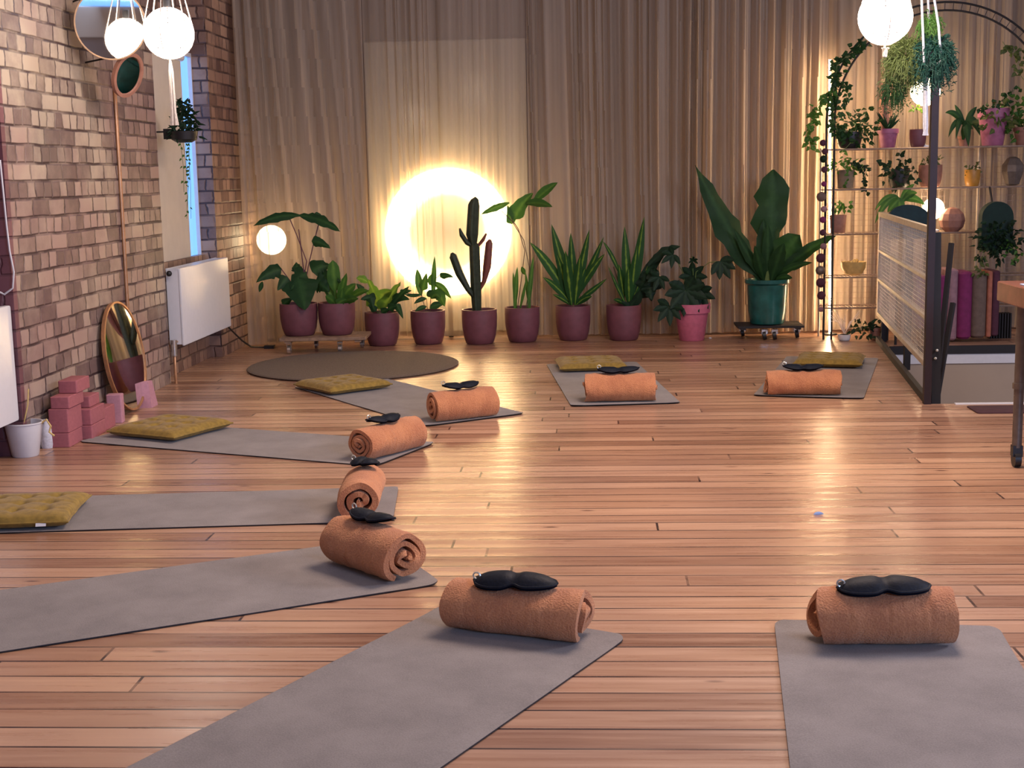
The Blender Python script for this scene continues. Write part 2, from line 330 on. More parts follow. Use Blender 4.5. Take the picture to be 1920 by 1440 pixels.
# ------------------------------------------------------------ mesh builder
class MB:
    def __init__(s): s.v = []; s.f = []; s.uv = []; s.hasuv = False
    def add(s, vs, fs, uvs=None):
        o = len(s.v); s.v += [tuple(v) for v in vs]
        for f in fs:
            s.f.append(tuple(i + o for i in f)); s.uv.append([uvs[i] for i in f] if uvs else None)
        if uvs: s.hasuv = True
    def box(s, a, b, M=None):
        (x0, y0, z0), (x1, y1, z1) = a, b
        vs = [Vector(p) for p in ((x0, y0, z0), (x1, y0, z0), (x1, y1, z0), (x0, y1, z0), (x0, y0, z1), (x1, y0, z1), (x1, y1, z1), (x0, y1, z1))]
        if M: vs = [M @ v for v in vs]
        s.add(vs, [(0, 3, 2, 1), (4, 5, 6, 7), (0, 1, 5, 4), (1, 2, 6, 5), (2, 3, 7, 6), (3, 0, 4, 7)]); return s
    def rbox(s, a, b, r, M=None, axis=2, seg=4):
        # box with rounded corners about one axis, plus small chamfer
        c = [(a[i] + b[i]) / 2 for i in range(3)]; h = [(b[i] - a[i]) / 2 for i in range(3)]
        i, j = [k for k in range(3) if k != axis]
        prof = []
        for q, (sx, sy) in enumerate(((1, 1), (-1, 1), (-1, -1), (1, -1))):
            for k in range(seg + 1):
                t = math.pi / 2 * (q + k / seg)
                prof.append((sx * (h[i] - r) + r * math.cos(t), sy * (h[j] - r) + r * math.sin(t)))
        n = len(prof); vs = []; ch = min(r, h[axis]) * 0.35
        for (w, sc) in ((-h[axis], 1), (-h[axis] + ch, 0), (h[axis] - ch, 0), (h[axis], 1)):
            for (p, q) in prof:
                v = [0, 0, 0]; k1 = 1 - (ch / h[i] if sc else 0); k2 = 1 - (ch / h[j] if sc else 0)
                v[i] = c[i] + p * k1; v[j] = c[j] + q * k2; v[axis] = c[axis] + w
                vs.append(M @ Vector(v) if M else Vector(v))
        fs = [tuple(range(n - 1, -1, -1)), tuple(range(3 * n, 4 * n))]
        for l in range(3):
            for k in range(n): fs.append((l * n + k, l * n + (k + 1) % n, (l + 1) * n + (k + 1) % n, (l + 1) * n + k))
        s.add(vs, fs); return s
    def tube(s, pts, r, n=8, cap=True):
        pts = [Vector(p) for p in pts]
        R = r if isinstance(r, (list, tuple)) else [r] * len(pts)
        vs = []; prev = None
        for i, p in enumerate(pts):
            t = (pts[min(i + 1, len(pts) - 1)] - pts[max(i - 1, 0)])
            if t.length < 1e-9: t = Vector((0, 0, 1))
            t.normalize()
            if prev is None: a = t.orthogonal().normalized()
            else:
                a = prev - t * prev.dot(t)
                a = a.normalized() if a.length > 1e-6 else t.orthogonal().normalized()
            prev = a; b = t.cross(a)
            for k in range(n):
                w = 2 * math.pi * k / n; vs.append(p + (a * math.cos(w) + b * math.sin(w)) * R[i])
        fs = []
        for i in range(len(pts) - 1):
            for k in range(n): fs.append((i * n + k, i * n + (k + 1) % n, (i + 1) * n + (k + 1) % n, (i + 1) * n + k))
        if cap: fs.append(tuple(range(n - 1, -1, -1))); o = (len(pts) - 1) * n; fs.append(tuple(range(o, o + n)))
        s.add(vs, fs); return s
    def lathe(s, c, prof, n=32, M=None, sy=1.0):
        c = Vector(c); vs = []
        for (r, z) in prof:
            for k in range(n):
                w = 2 * math.pi * k / n; v = Vector((r * math.cos(w), r * sy * math.sin(w), z))
                vs.append(c + (M @ v if M else v))
        fs = []
        for i in range(len(prof) - 1):
            for k in range(n): fs.append((i * n + k, i * n + (k + 1) % n, (i + 1) * n + (k + 1) % n, (i + 1) * n + k))
        if prof[0][0] > 1e-6: fs.append(tuple(range(n - 1, -1, -1)))
        if prof[-1][0] > 1e-6: o = (len(prof) - 1) * n; fs.append(tuple(range(o, o + n)))
        s.add(vs, fs); return s
    def sphere(s, c, r, n=20, sc=(1, 1, 1)):
        m = n // 2; prof = [(max(1e-7, math.sin(math.pi * i / m)), -math.cos(math.pi * i / m)) for i in range(m + 1)]
        vs = []; c = Vector(c)
        for (q, z) in prof:
            for k in range(n):
                w = 2 * math.pi * k / n; vs.append(c + Vector((q * math.cos(w) * r * sc[0], q * math.sin(w) * r * sc[1], z * r * sc[2])))
        fs = []
        for i in range(m):
            for k in range(n): fs.append((i * n + k, i * n + (k + 1) % n, (i + 1) * n + (k + 1) % n, (i + 1) * n + k))
        s.add(vs, fs); return s
    def grid(s, fn, nu, nv, close=False, uv=False):
        vs = []; uvs = []
        for j in range(nv + 1):
            for i in range(nu + 1): vs.append(fn(i / nu, j / nv)); uvs.append((i / nu, j / nv))
        fs = []
        for j in range(nv):
            for i in range(nu):
                a = j * (nu + 1) + i; fs.append((a, a + 1, a + nu + 2, a + nu + 1))
        s.add(vs, fs, uvs if uv else None); return s
    def leaf(s, pts, w, shape='lance', tilt=0.0, fold=0.25, facing=None, n=10, ruffle=0.0, seed=0):
        """pts: 3 world points (bezier midrib); w: half width in metres"""
        a, b, c = [Vector(p) for p in pts]
        def B(t): return a * (1 - t) ** 2 + b * 2 * t * (1 - t) + c * t * t
        def T(t): return ((b - a) * 2 * (1 - t) + (c - b) * 2 * t)
        def wid(t):
            if shape == 'lance': return math.sin(math.pi * min(1, t * 0.97 + 0.03)) ** 0.8 * (1 - 0.25 * t)
            if shape == 'sword': return min(1, 0.35 + t * 1.6) * (1 - t ** 3.2) ** 0.8
            if shape == 'heart': return (min(1, (t / 0.16)) ** 0.5) * (max(0, 1 - t) ** 0.75) * 1.05 if t > 0 else 0.02
            if shape == 'round': return math.sqrt(max(0, 1 - (2 * t - 1) ** 2))
            if shape == 'paddle': return 0.22 + 0.78 * (math.sin(math.pi * min(1, max(0, (t - 0.25) / 0.75))) ** 0.65 if t > 0.25 else 0) if t < 0.985 else 0.05
            return 1
        vs = []; uvs = []; m = 4
        for i in range(n + 1):
            t = i / n; p = B(t); tg = T(t)
            tg = tg.normalized() if tg.length > 1e-9 else Vector((0, 0, 1))
            fd = facing if facing is not None else (CAM - p).normalized()
            sd = tg.cross(fd)
            if sd.length < 1e-3: sd = tg.orthogonal()
            sd.normalize(); sd = Matrix.Rotation(tilt, 3, tg) @ sd; nr = sd.cross(tg)
            ww = wid(t) * w
            for k in range(m + 1):
                u = k / m * 2 - 1
                e = 1 + (ruffle * noise.noise(Vector((t * 9 + seed, u * 2, seed))) if ruffle else 0)
                rf = (0.35 * ruffle * w * math.sin(t * 23 + seed + u) * abs(u)) if ruffle else 0
                vs.append(p + sd * u * ww * e + nr * (-abs(u) * ww * fold + rf)); uvs.append((k / m, t))
        fs = []
        for i in range(n):
            for k in range(m): q = i * (m + 1) + k; fs.append((q, q + 1, q + m + 2, q + m + 1))
        s.add(vs, fs, uvs); return s
    def build(s, name, mat, parent=None, smooth=True, origin=None, mats=None):
        me = bpy.data.meshes.new(name)
        o0 = Vector(origin) if origin is not None else (parent.location.copy() if parent is not None else Vector((0, 0, 0)))
        if parent is not None and parent.get('_abs'): o0 = Vector(parent['_abs'])
        me.from_pydata([tuple(Vector(v) - o0) for v in s.v], [], s.f)
        if s.hasuv:
            l = me.uv_layers.new(name='UVMap'); i = 0
            for f, u in zip(s.f, s.uv):
                for k in range(len(f)):
                    if u: l.data[i].uv = u[k]
                    i += 1
        me.materials.append(MATS[mat])
        if smooth:
            for p in me.polygons: p.use_smooth = True
            try: me.set_sharp_from_angle(angle=math.radians(40))
            except Exception: pass
        me.update()
        ob = bpy.data.objects.new(name, me); COL.objects.link(ob)
        if parent is not None: ob.parent = parent
        elif origin is not None: ob.location = o0
        ABS[ob.name] = o0
        return ob
ABS = {}
class Th:
    pass
def thing(name, label, cat, loc, group=None):
    o = bpy.data.objects.new(name, None); COL.objects.link(o); o.location = loc; o.empty_display_size = 0.05
    o['label'] = label; o['category'] = cat
    if group: o['group'] = group
    return o
def tag(o, label, cat, group=None, kind=None):
    o['label'] = label; o['category'] = cat
    if group: o['group'] = group
    if kind: o['kind'] = kind
    return o
def struct(o): o['kind'] = 'structure'; return o
def sub(mb, name, mat, parent, smooth=True):
    """sub-part: mesh coordinates are world; parent part sits at its thing's origin"""
    t = parent.parent if parent.parent is not None else parent
    me_o = mb.build(name, mat, None, smooth, origin=t.location.copy())
    me_o.location = (0, 0, 0); me_o.parent = parent
    return me_o

# ------------------------------------------------------------ the room
WX, BY = -2.85, 11.9
def poly(pts, name, mat, thick=0.0):
    mb = MB(); n = len(pts); vs = [Vector(p) for p in pts]
    if thick:
        vs2 = [v - Vector((0, 0, thick)) for v in vs]
        mb.add(vs + vs2, [tuple(range(n)), tuple(range(2 * n - 1, n - 1, -1))] + [(i, i + n, (i + 1) % n + n, (i + 1) % n) for i in range(n)])
    else: mb.add(vs, [tuple(range(n))])
    return struct(mb.build(name, mat, smooth=False))
WELL = [(1.955, 7.87), (2.285, 10.42), (5.5, 10.42), (5.5, 7.87)]
poly([(-3.4, -2.5, 0), (5.5, -2.5, 0), (5.5, 7.87, 0), (1.955, 7.87, 0), (2.285, 10.42, 0), (5.5, 10.42, 0), (5.5, BY, 0), (-3.4, BY, 0)], 'floor', 'pine_boards', 0.02)
# stairwell below
b = MB(); b.box((2.0, 10.42, -1.6), (5.5, 10.5, -0.125)); struct(b.build('wall_stairwell', 'cream_wall', smooth=False))
b = MB(); b.box((2.0, 10.405, -0.125), (5.5, 10.5, -0.022)); struct(b.build('trim_1', 'white_paint', smooth=False))
b = MB(); b.box((2.28, 10.395, -0.05), (5.5, 10.42, 0.012)); struct(b.build('trim_2', 'black_metal', smooth=False))
b = MB()
b.add([(1.955, 7.87, -1.6), (2.285, 10.42, -1.6), (2.285, 10.42, -0.02), (1.955, 7.87, -0.02), (1.93, 7.87, -1.6), (2.26, 10.42, -1.6), (2.26, 10.42, -0.02), (1.93, 7.87, -0.02)],
      [(0, 1, 2, 3), (4, 7, 6, 5), (0, 3, 7, 4), (1, 5, 6, 2), (3, 2, 6, 7)])
struct(b.build('wall_stairwell', 'white_paint', smooth=False))
b = MB(); b.box((1.9, 7.8, -1.62), (5.5, 10.5, -1.6)); struct(b.build('floor_stairwell', 'cream_wall', smooth=False))
b = MB(); b.box((2.10, 7.84, -0.03), (5.5, 7.87, 0.006)); struct(b.build('trim_3', 'white_paint', smooth=False))
# left wall
b = MB(); b.box((-3.4, 6.62, 0), (WX, 9.03, 4.0)); struct(b.build('wall_left', 'painted_brick', smooth=False))
b = MB(); b.box((-3.4, 9.03, 0), (-2.945, 10.36, 0.80)); struct(b.build('wall_left', 'brown_brick', smooth=False))
b = MB(); b.box((-3.4, 9.03, 2.28), (-3.10, 10.36, 4.0)); struct(b.build('wall_left', 'brown_brick', smooth=False))
b = MB(); b.box((-3.4, 10.36, 0), (WX, BY, 4.0)); struct(b.build('wall_left', 'brown_brick', smooth=False))
b = MB(); b.box((-3.4, -2.5, 0), (-3.12, 6.62, 0.78)); b.box((-3.4, -2.5, 2.6), (-3.12, 6.62, 4.0)); b.box((-3.4, 5.2, .78), (-3.12, 6.62, 2.6)); struct(b.build('wall_left', 'plum_brick', smooth=False))
b = MB(); b.box((-3.13, 6.585, 0), (WX + 0.004, 6.63, 4.0)); struct(b.build('wall_left', 'plum_brick', smooth=False))
b = MB(); b.box((-3.015, 9.03, 0.80), (-2.998, 10.36, 2.28)); w = struct(b.build('window_1', 'dusk_pane', smooth=False))
b = MB(); b.box((-3.02, 10.345, 0.80), (-2.97, 10.36, 2.28)); b.box((-3.02, 9.03, 0.785), (-2.99, 10.36, 0.80)); b.box((-3.02, 9.03, 2.28), (-2.97, 10.36, 2.31)); b.build('window_frame', 'white_paint', w, smooth=False)
# back wall behind the curtains
b = MB(); b.box((-3.4, BY, 0), (5.5, BY + 0.1, 4.0)); struct(b.build('wall_back', 'dark_wall', smooth=False))

b = MB(); b.box((2.4, -2.9, 0), (5.5, -2.6, 1.50)); struct(b.build('wall_front', 'dark_wall', smooth=False))
b = MB(); b.box((2.4, -2.9, 1.50), (5.5, -2.58, 1.90)); struct(b.build('wall_front', 'cream_wall', smooth=False))
b = MB(); b.box((2.4, -2.8, 1.90), (5.5, -2.75, 3.4)); struct(b.build('window_2', 'dusk_pane', smooth=False))

# white blind in the far window
t = thing('roller_blind', 'flat cream roller blind pulled down over the far window above the radiator', 'blind', (-2.97, 9.6, 0.75))
b = MB(); b.box((-2.985, 9.035, 0.79), (-2.975, 10.09, 2.24)); b.build('blind_fabric', 'white_fabric', t, smooth=False)
b = MB(); b.tube([(-2.98, 9.035, 2.26), (-2.98, 10.12, 2.26)], 0.03, 12); b.build('roller', 'white_enamel', t)
b = MB(); b.box((-2.99, 9.035, 0.78), (-2.97, 10.09, 0.80)); b.build('bottom_bar', 'white_enamel', t, smooth=False)

# radiators
def radiator(x0, x1, y0, y1, z0, z1, label, valve_y):
    t = thing('radiator', label, 'radiator', ((x0 + x1) / 2, (y0 + y1) / 2, z0), 'white panel radiators')
    b = MB(); b.rbox((x1 - 0.014, y0, z0), (x1, y1, z1), 0.010, axis=0); b.build('front_panel', 'white_enamel', t)
    for ya, yb in ((y0 + .004, y0 + .016), (y1 - .016, y1 - .004)):
        b = MB(); b.box((x0, ya, z0 + .01), (x1 - .014, yb, z1 - .004)); b.build('side_panel', 'white_enamel', t, smooth=False)
    b = MB(); k = 0; y = y0 + .03
    b.box((x0, y0, z1 - .012), (x0 + .012, y1, z1)); b.box((x1 - .03, y0, z1 - .012), (x1 - .012, y1, z1))
    while y < y1 - .02: b.box((x0, y, z1 - .012), (x1 - .012, y + .012, z1 - .002)); y += .024
    b.build('top_grille', 'white_enamel', t, smooth=False)
    for ya in (y0 + .1, y1 - .14):
        b = MB(); b.box((x0 - .079, ya, z0 + .1), (x0 + .02, ya + .04, z1 - .1)); b.build('bracket', 'white_enamel', t, smooth=False)
    b = MB(); b.tube([(x0 + .05, valve_y, z0 + .03), (x0 + .05, valve_y - .05, z0 + .03), (x0 + .05, valve_y - .07, z0), (x0 + .05, valve_y - .07, 0.0)], .009, 8); b.build('pipe', 'copper', t)
    b = MB(); b.tube([(x0 + .05, valve_y - .07, z0 - .06), (x0 + .05, valve_y - .07, z0 + .05)], .022, 12); b.build('valve', 'chrome', t)
    return t
rd = radiator(-2.865, -2.765, 9.10, 10.345, 0.245, 0.775, 'white panel radiator under the blind near the curtain', 9.10)
b = MB(); b.sphere(px(317, 513, -2.83), 0.020, 12); b.build('bleed_knob', 'black_plastic', rd)
radiator(-2.99, -2.86, 5.2, 6.575, 0.188, 0.765, 'bluish white panel radiator cut off by the left edge of the photo', 5.25)

# wooden strip / copper pipe on the wall
b = MB(); p0 = px(214, 150, WX + .012); p1 = px(243, 640, WX + .012)
b.tube([p0, p0.lerp(p1, .5) + Vector((0, .004, 0)), p1], .011, 8)
tag(b.build('wall_pipe', 'copper'), 'thin tan pipe running down the brick wall between the round mirrors and the leaning mirror', 'pipe')
# white cable by near radiator
b = MB(); b.tube([px(x, y, -2.84) if False else py(x, y, 6.55) for x, y in ((0, 300), (5, 350), (12, 420), (18, 470), (26, 510), (24, 540), (8, 552), (0, 548))], .005, 6)
tag(b.build('hanging_cable', 'white_enamel'), 'white cable looping down the plum brick above the near radiator', 'cable')
b = MB(); b.tube([px(427, 612, -2.80), Vector((-2.76, 10.62, .10)), Vector((-2.72, 10.75, .03)), Vector((-2.66, 10.86, .012)), Vector((-2.6, 10.88, .01))], .007, 6)
b.box((-2.64, 10.85, 0.0), (-2.56, 10.91, .025))
tag(b.build('power_cable', 'black_plastic'), 'black cable running from the radiator end down to the corner of the curtain', 'cable')

# ------------------------------------------------------------ curtains
def curtain(path, z0, z1, name, label, seed, amp=0.05, dens=9.0, lean=0.0, gather=0.0):
    """path: list of (x,y); pleated sheet following it"""
    rnd = random.Random(seed)
    P = [Vector((x, y, 0)) for x, y in path]
    ln = [0]
    for i in range(1, len(P)): ln.append(ln[-1] + (P[i] - P[i - 1]).length)
    Lt = ln[-1]
    def at(s):
        s = max(0, min(Lt, s))
        for i in range(1, len(P)):
            if s <= ln[i] + 1e-9:
                k = (s - ln[i - 1]) / (ln[i] - ln[i - 1]); d = (P[i] - P[i - 1]).normalized()
                return P[i - 1].lerp(P[i], k), Vector((-d.y, d.x, 0))
        return P[-1], Vector((0, 1, 0))
    # irregular pleat phases: warp the arc length
    ws = [(rnd.uniform(0.8, 3.0), rnd.uniform(0, 6.28), rnd.uniform(.25, .6)) for _ in range(4)]
    hs = [(rnd.uniform(1.5, 4.5), rnd.uniform(0, 6.28)) for _ in range(3)]
    nu = int(Lt * 110); nv = 14
    def fn(u, v):
        s = u * Lt; z = z0 + (z1 - z0) * v
        p, nrm = at(s)
        ss = s + lean * (v - .5) * math.sin(math.pi * u) + .015 * math.sin(3.1 * v + seed + s * 2)
        ph = ss * dens * 6.283
        for f_, o_, a_ in ws: ph += a_ * 3.2 * math.sin(ss * f_ * 6.283 / 1.3 + o_)
        env = 1.0
        for f_, o_ in hs: env += .33 * math.sin(ss * f_ + o_)
        env = max(.18, env)
        fl_ = math.sin(ph) * (.75 + .25 * math.sin(ph * .31 + seed))
        fine = .26 * math.sin(ph * 2.37 + seed) + .16 * math.sin(ph * 4.1 + 2 * v + seed) + .5 * noise.noise(Vector((ss * 9, v * .8, seed)))
        d = amp * env * (fl_ * (.62 + .38 * v if not gather else .55 + .45 * (1 - v)) + fine)
        return p + nrm * d + Vector((0, 0, z))
    b = MB(); b.grid(fn, nu, nv)
    o = b.build(name, 'sheer_linen'); tag(o, label, 'curtain', 'sheer linen curtains along the back wall')
    return o
ZT = 3.25
curtain([(-2.80, 10.99), (-2.62, 11.02), (-2.35, 11.18), (-2.1, 11.33), (-1.83, 11.38)], .015, ZT, 'curtain', 'sheer curtain panel gathered in slanting folds beside the brick wall', 3, .030, 8, lean=.25)
curtain([(-1.83, 11.415), (-.49, 11.415)], .02, ZT, 'curtain', 'sheer curtain panel with the big glowing disc behind it', 11, .011, 11)
curtain([(-.485, 11.385), (1.125, 11.385)], .02, ZT, 'curtain', 'wide sheer curtain panel behind the striped leaf plants and the pink pot', 23, .034, 9)
curtain([(1.13, 11.42), (2.02, 11.44)], .02, ZT, 'curtain', 'sheer curtain panel behind the big teal pot', 31, .032, 9)
curtain([(2.03, 11.50), (4.6, 11.52)], .02, ZT, 'curtain', 'sheer curtain panel behind the arched plant shelf', 47, .030, 8)

# pale panel behind the curtain and the moon lamp
b = MB(); a0 = py(684, 80, 11.82); a1 = py(985, 80, 11.82)
b.box((a0.x, 11.80, 0.02), (a1.x, 11.83, a0.z)); tag(b.build('reflective_panel', 'screen_board', smooth=False), 'tall pale glossy panel showing through the curtain behind the glowing disc', 'panel')
mc = py(840, 435, 11.458)
t = thing('moon_lamp', 'huge glowing round disc lamp shining through the curtain above the cactus', 'lamp', mc)
b = MB(); rr = .535
b.lathe((0, 0, 0), [(0.0001, .0), (rr - .012, .0), (rr - .006, -.004)], 72, M=Matrix.Rotation(math.radians(-90), 3, 'X'))
o = b.build('light_disc', 'moon_disc'); o.parent = t
b = MB(); b.lathe((0, 0, 0), [(rr - .012, .002), (rr, .002), (rr, .03), (rr - .02, .04), (.0001, .04)], 72, M=Matrix.Rotation(math.radians(-90), 3, 'X')); o = b.build('halo_backlight', 'halo_glow'); o.parent = t
b = MB(); b.tube([mc + Vector((0, .03, -.3)), mc + Vector((0, .04, -mc.z))], .02, 8); b.lathe((mc.x, 11.66, 0), [(.10, 0), (.10, .012), (.0001, .02)], 20); b.build('stand', 'black_metal', t)
# small globe behind the left panel
gc = py(509, 450, 11.42)
t = thing('globe_lamp', 'small warm globe lamp glowing through the curtain near the brick corner', 'lamp', (gc.x, gc.y, 0))
b = MB(); b.sphere(gc, .125, 24); b.build('glass_globe', 'small_glow', t)
b = MB(); b.tube([(gc.x, gc.y, gc.z - .12), (gc.x, gc.y, 0)], .012, 8); b.lathe((gc.x, gc.y, 0), [(.09, 0), (.09, .015), (.0001, .02)], 20); b.build('stand', 'black_metal', t)

# ------------------------------------------------------------ pendant globes
def pendant(c, r, tail, label, cords_top=3.6):
    c = Vector(c)
    t = thing('pendant_lamp', label, 'lamp', c, 'white globe lamps in macrame hangers')
    b = MB(); b.sphere(c, r, 32); b.build('glass_globe', 'globe_glow', t)
    b = MB()
    for k in range(6):
        w = k * math.pi / 3 + .5; pts = []
        for i in range(12):
            q = i / 11 * math.radians(172); pts.append(c + Vector((math.sin(q) * math.cos(w), math.sin(q) * math.sin(w), -math.cos(q))) * (r * 1.02))
        pts = pts[:8]
        top = c + Vector((0, 0, r + .42)); pts.append(pts[-1].lerp(top, .3)); pts.append(top)
        b.tube(pts, .0035, 5)
    b.tube([c + Vector((0, 0, r + .42)), Vector((c.x, c.y, cords_top))], .006, 6)
    b.build('macrame_hanger', 'macrame_cord', t)
    b = MB()
    for k in range(9):
        w = k * 2.4; q = .004 + .003 * (k % 3)
        b.tube([c + Vector((0, 0, -r)), c + Vector((math.cos(w) * q, math.sin(w) * q, -r - .06)), c + Vector((math.cos(w) * q * 1.3, math.sin(w) * q * 1.3, -r - tail * .8)), c + Vector((math.cos(w) * q * 2.2, math.sin(w) * q * 2.2, -r - tail))], .004, 5)
    b.build('tassel', 'macrame_cord', t)
    b = MB(); tc = (CAM - c); tc.z = 0; tc.normalize()
    for q in range(6):
        a = math.radians(18 + q * 11); b = MB(); b.sphere(c + (tc * math.sin(a) + Vector((0, 0, math.cos(a)))) * (r * 1.03), .0045, 8); b.build('cord_knot', 'taupe_cloth', t)
    for w in (-.55, .0, .55):
        d_ = Matrix.Rotation(w, 3, 'Z') @ tc; a = math.radians(128 + 10 * (w == 0)); b = MB(); b.sphere(c + (d_ * math.sin(a) + Vector((0, 0, math.cos(a)))) * (r * 1.03), .004, 8); b.build('cord_knot', 'taupe_cloth', t)
    b = MB(); b.tube([c + Vector((0, 0, r * .97)), c + Vector((0, 0, r + .05))], .02, 10); b.build('lamp_holder', 'black_plastic', t)
    l = bpy.data.lights.new('bulb', 'POINT'); l.energy = 6; l.color = (1, .80, .62); l.shadow_soft_size = r
    return t
pendant(py(316, 62, 6.9), .125, .33, 'glowing globe pendant in a macrame hanger in front of the brick wall')
pendant(py(1660, 32, 6.9), .130, .02, 'glowing globe pendant in front of the curtain beside the hanging fern')
pendant((-1.55, 3.9, 2.55), .125, .33, 'glowing globe pendant seen only as a faint reflection behind the curtain')

# ------------------------------------------------------------ wall mirrors
def mirror(c, n, up, rx, rz, frame, label, fmat, hang=None, group=None):
    c = Vector(c); n = Vector(n).normalized(); sx = Vector(up).cross(n).normalized(); uz = n.cross(sx)
    t = thing('round_mirror', label, 'mirror', c, group)
    def P(q, a, o=0): return c + sx * math.cos(q) * (rx + a) + uz * math.sin(q) * (rz + a) + n * o
    b = MB(); K = 56; vs = [P(2 * math.pi * k / K, 0, .002) for k in range(K)]; b.add(vs, [tuple(range(K))]); 
    b.add([P(2 * math.pi * k / K, 0, -.006) for k in range(K)], [tuple(range(K - 1, -1, -1))])
    b.build('glass', 'mirror_glass', t, smooth=False)
    b = MB(); vs = []; fs = []
    prof = [(-.001, .008), (frame, .008), (frame, -.014), (-.001, -.014)]
    for k in range(K):
        for a, o in prof: vs.append(P(2 * math.pi * k / K, a, o))
    for k in range(K):
        for j in range(4): fs.append((k * 4 + j, k * 4 + (j + 1) % 4, ((k + 1) % K) * 4 + (j + 1) % 4, ((k + 1) % K) * 4 + j))
    b.add(vs, fs); b.build('frame', fmat, t)
    if hang:
        b = MB(); b.tube([P(math.pi / 2, frame, -.004), hang], .005, 6); b.build('wall_bracket', 'black_metal', t)
    return t
Mc = py(207, 45, 7.55); Lp = py(316, 62, 6.9)
d0 = ray(238, 74); best = None
for k in range(200):
    V = CAM + d0 * ((7.6 + k * .02) / d0.y); e = abs((V - Mc).length - (Lp - Mc).length)
    if best is None or e < best[0]: best = (e, V)
mn = (Lp - best[1]).normalized()
mirror(Mc, mn, (0, 0, 1), .186, .186, .007, 'round mirror in a thin wooden rim reflecting the globe lamp', 'oak_wood', hang=Vector((WX, Mc.y + .12, Mc.z + .14)))
c2 = py(240, 141, 7.75)
mirror(c2, (.94, -.30, -.34), (0, 0, 1), .108, .108, .020, 'small tilted oval mirror with a pinkish wooden rim hanging below the round mirror', 'clay_pot', hang=Vector((WX, c2.y + .05, c2.z + .08)))
# tall leaning mirror on the floor
bz = .335; lc = Vector((-2.762, 7.90, bz + .0))
mirror(lc, (.985, -.10, .13), (0, 0, 1), .245, .318, .010, 'round mirror leaning on the brick wall on the floor beside the foam blocks', 'copper')
# small white shelf hook left of it omitted; small shrubby pot reflection comes from the real plants

# black wall planter on the window reveal
pc = py(345, 252, 9.3)
t = thing('wall_planter', 'black half bowl wall planter with trailing vine hung before the blind', 'planter', pc)
b = MB(); b.lathe(pc + Vector((0, 0, -.055)), [(.05, 0), (.085, .02), (.095, .075), (.088, .075), (.08, .03), (.0001, .02)], 20); b.build('bowl', 'black_plastic', t)
b = MB(); b.box((pc.x - .09, pc.y - .01, pc.z - .03), (pc.x - .14, pc.y + .01, pc.z + .04)); b.tube([pc + Vector((-.1, 0, .02)), Vector((-2.975, pc.y, pc.z + .02))], .006, 6); b.build('bracket', 'black_plastic', t)
rnd = random.Random(5)
b = MB()
for k in range(120):
    a = pc + Vector((rnd.uniform(-.07, .09), rnd.uniform(-.06, .06), rnd.uniform(-.03, .21)));
    if a.z - pc.z > .1: a.x = pc.x + (a.x - pc.x) * .6
    d = Vector((rnd.uniform(-1, 1), rnd.uniform(-1, .3), rnd.uniform(-.6, 1))).normalized() * .035
    b.leaf([a, a + d, a + d * 2 + Vector((0, 0, -.012))], .014, 'heart', rnd.uniform(-1, 1), n=5)
b.build('foliage', 'leaf_dark', t)
b = MB(); b2 = MB()
for (x0, x1, ye) in ((338, 345, 360), (348, 351, 395), (355, 350, 410), (342, 350, 330), (352, 358, 410)):
    pts = [py(x0, 262, 9.26), py((x0 + x1) / 2 + 2, (262 + ye) / 2, 9.25), py(x1, ye, 9.26)]; b.tube(pts, .0016, 4)
    for j in range(int((ye - 262) / 7)):
        if rnd.random() < .55 * (1 - j * 7 / (ye - 250)) + .15:
            q = j / ((ye - 262) / 7); p = pts[0].lerp(pts[2], q); d = Vector((rnd.choice((-1, 1)) * .6, -.3, -.7)) * .013
            b2.leaf([p, p + d, p + d * 2], .010, 'heart', rnd.uniform(-1, 1), n=4)
b.build('vine_stem', 'stem_green', t); b2.build('vine_leaves', 'leaf_mid', t)

# white bucket
bc = fl(33, 862) + Vector((0, .10, 0))
t = thing('bucket', 'white bucket standing on the floor below the near radiator', 'bucket', bc)
b = MB(); b.lathe(bc, [(.062, 0), (.066, .004), (.092, .165), (.097, .168), (.097, .174), (.089, .174), (.063, .01), (.0001, .008)], 32); b.build('pail', 'white_enamel', t)
b = MB(); b.tube([bc + Vector((.0, 0, .16)), bc + Vector((.03, 0, .26)), bc + Vector((.035, .01, .34))], .004, 6)
b.tube([bc + Vector((.09, 0, .165)), bc + Vector((.12, 0, .185)), bc + Vector((.14, 0, .15)), bc + Vector((.13, 0, .12)), bc + Vector((.155, .0, .10))], .005, 6); b.build('hose_end', 'gold_wicker', t)
b = MB(); pb = fl(72, 848) + Vector((0, .12, 0)); b.lathe(pb, [(.03, 0), (.034, .02), (.03, .10), (.013, .13), (.013, .15), (.0001, .15)], 16)
tag(b.build('bottle', 'grey_cord', origin=pb), 'small grey bottle between the white bucket and the foam blocks', 'bottle')

# foam blocks
def block(c, ang, dims, label, mat='pink_foam'):
    c = Vector(c); M = Matrix.Translation(c) @ Matrix.Rotation(ang, 4, 'Z'); dx, dy, dz = dims
    b = MB(); b.rbox((-dx / 2, -dy / 2, 0), (dx / 2, dy / 2, dz), .008, M, axis=2)
    return tag(b.build('yoga_block', mat, origin=c), label, 'yoga block', 'foam yoga blocks by the wall')
A = .02
x_ = -2.752
block((x_, 6.90, 0), A, (.10, .20, .075), 'pink foam block at the near bottom of the stack')
block((x_ - .002, 6.905, .0765), A, (.105, .205, .125), 'pink foam block second from the bottom at the near end of the stack')
block((x_ + .008, 6.92, .203), A, (.10, .22, .062), 'pink foam block just below the topmost block, its near end jutting out')
block((x_ + .012, 7.02, .2665), A, (.10, .20, .066), 'topmost pink foam block of the stack')
block((x_ + .03, 7.13, 0), A, (.12, .22, .075), 'pink foam block on the floor in the middle of the stack')
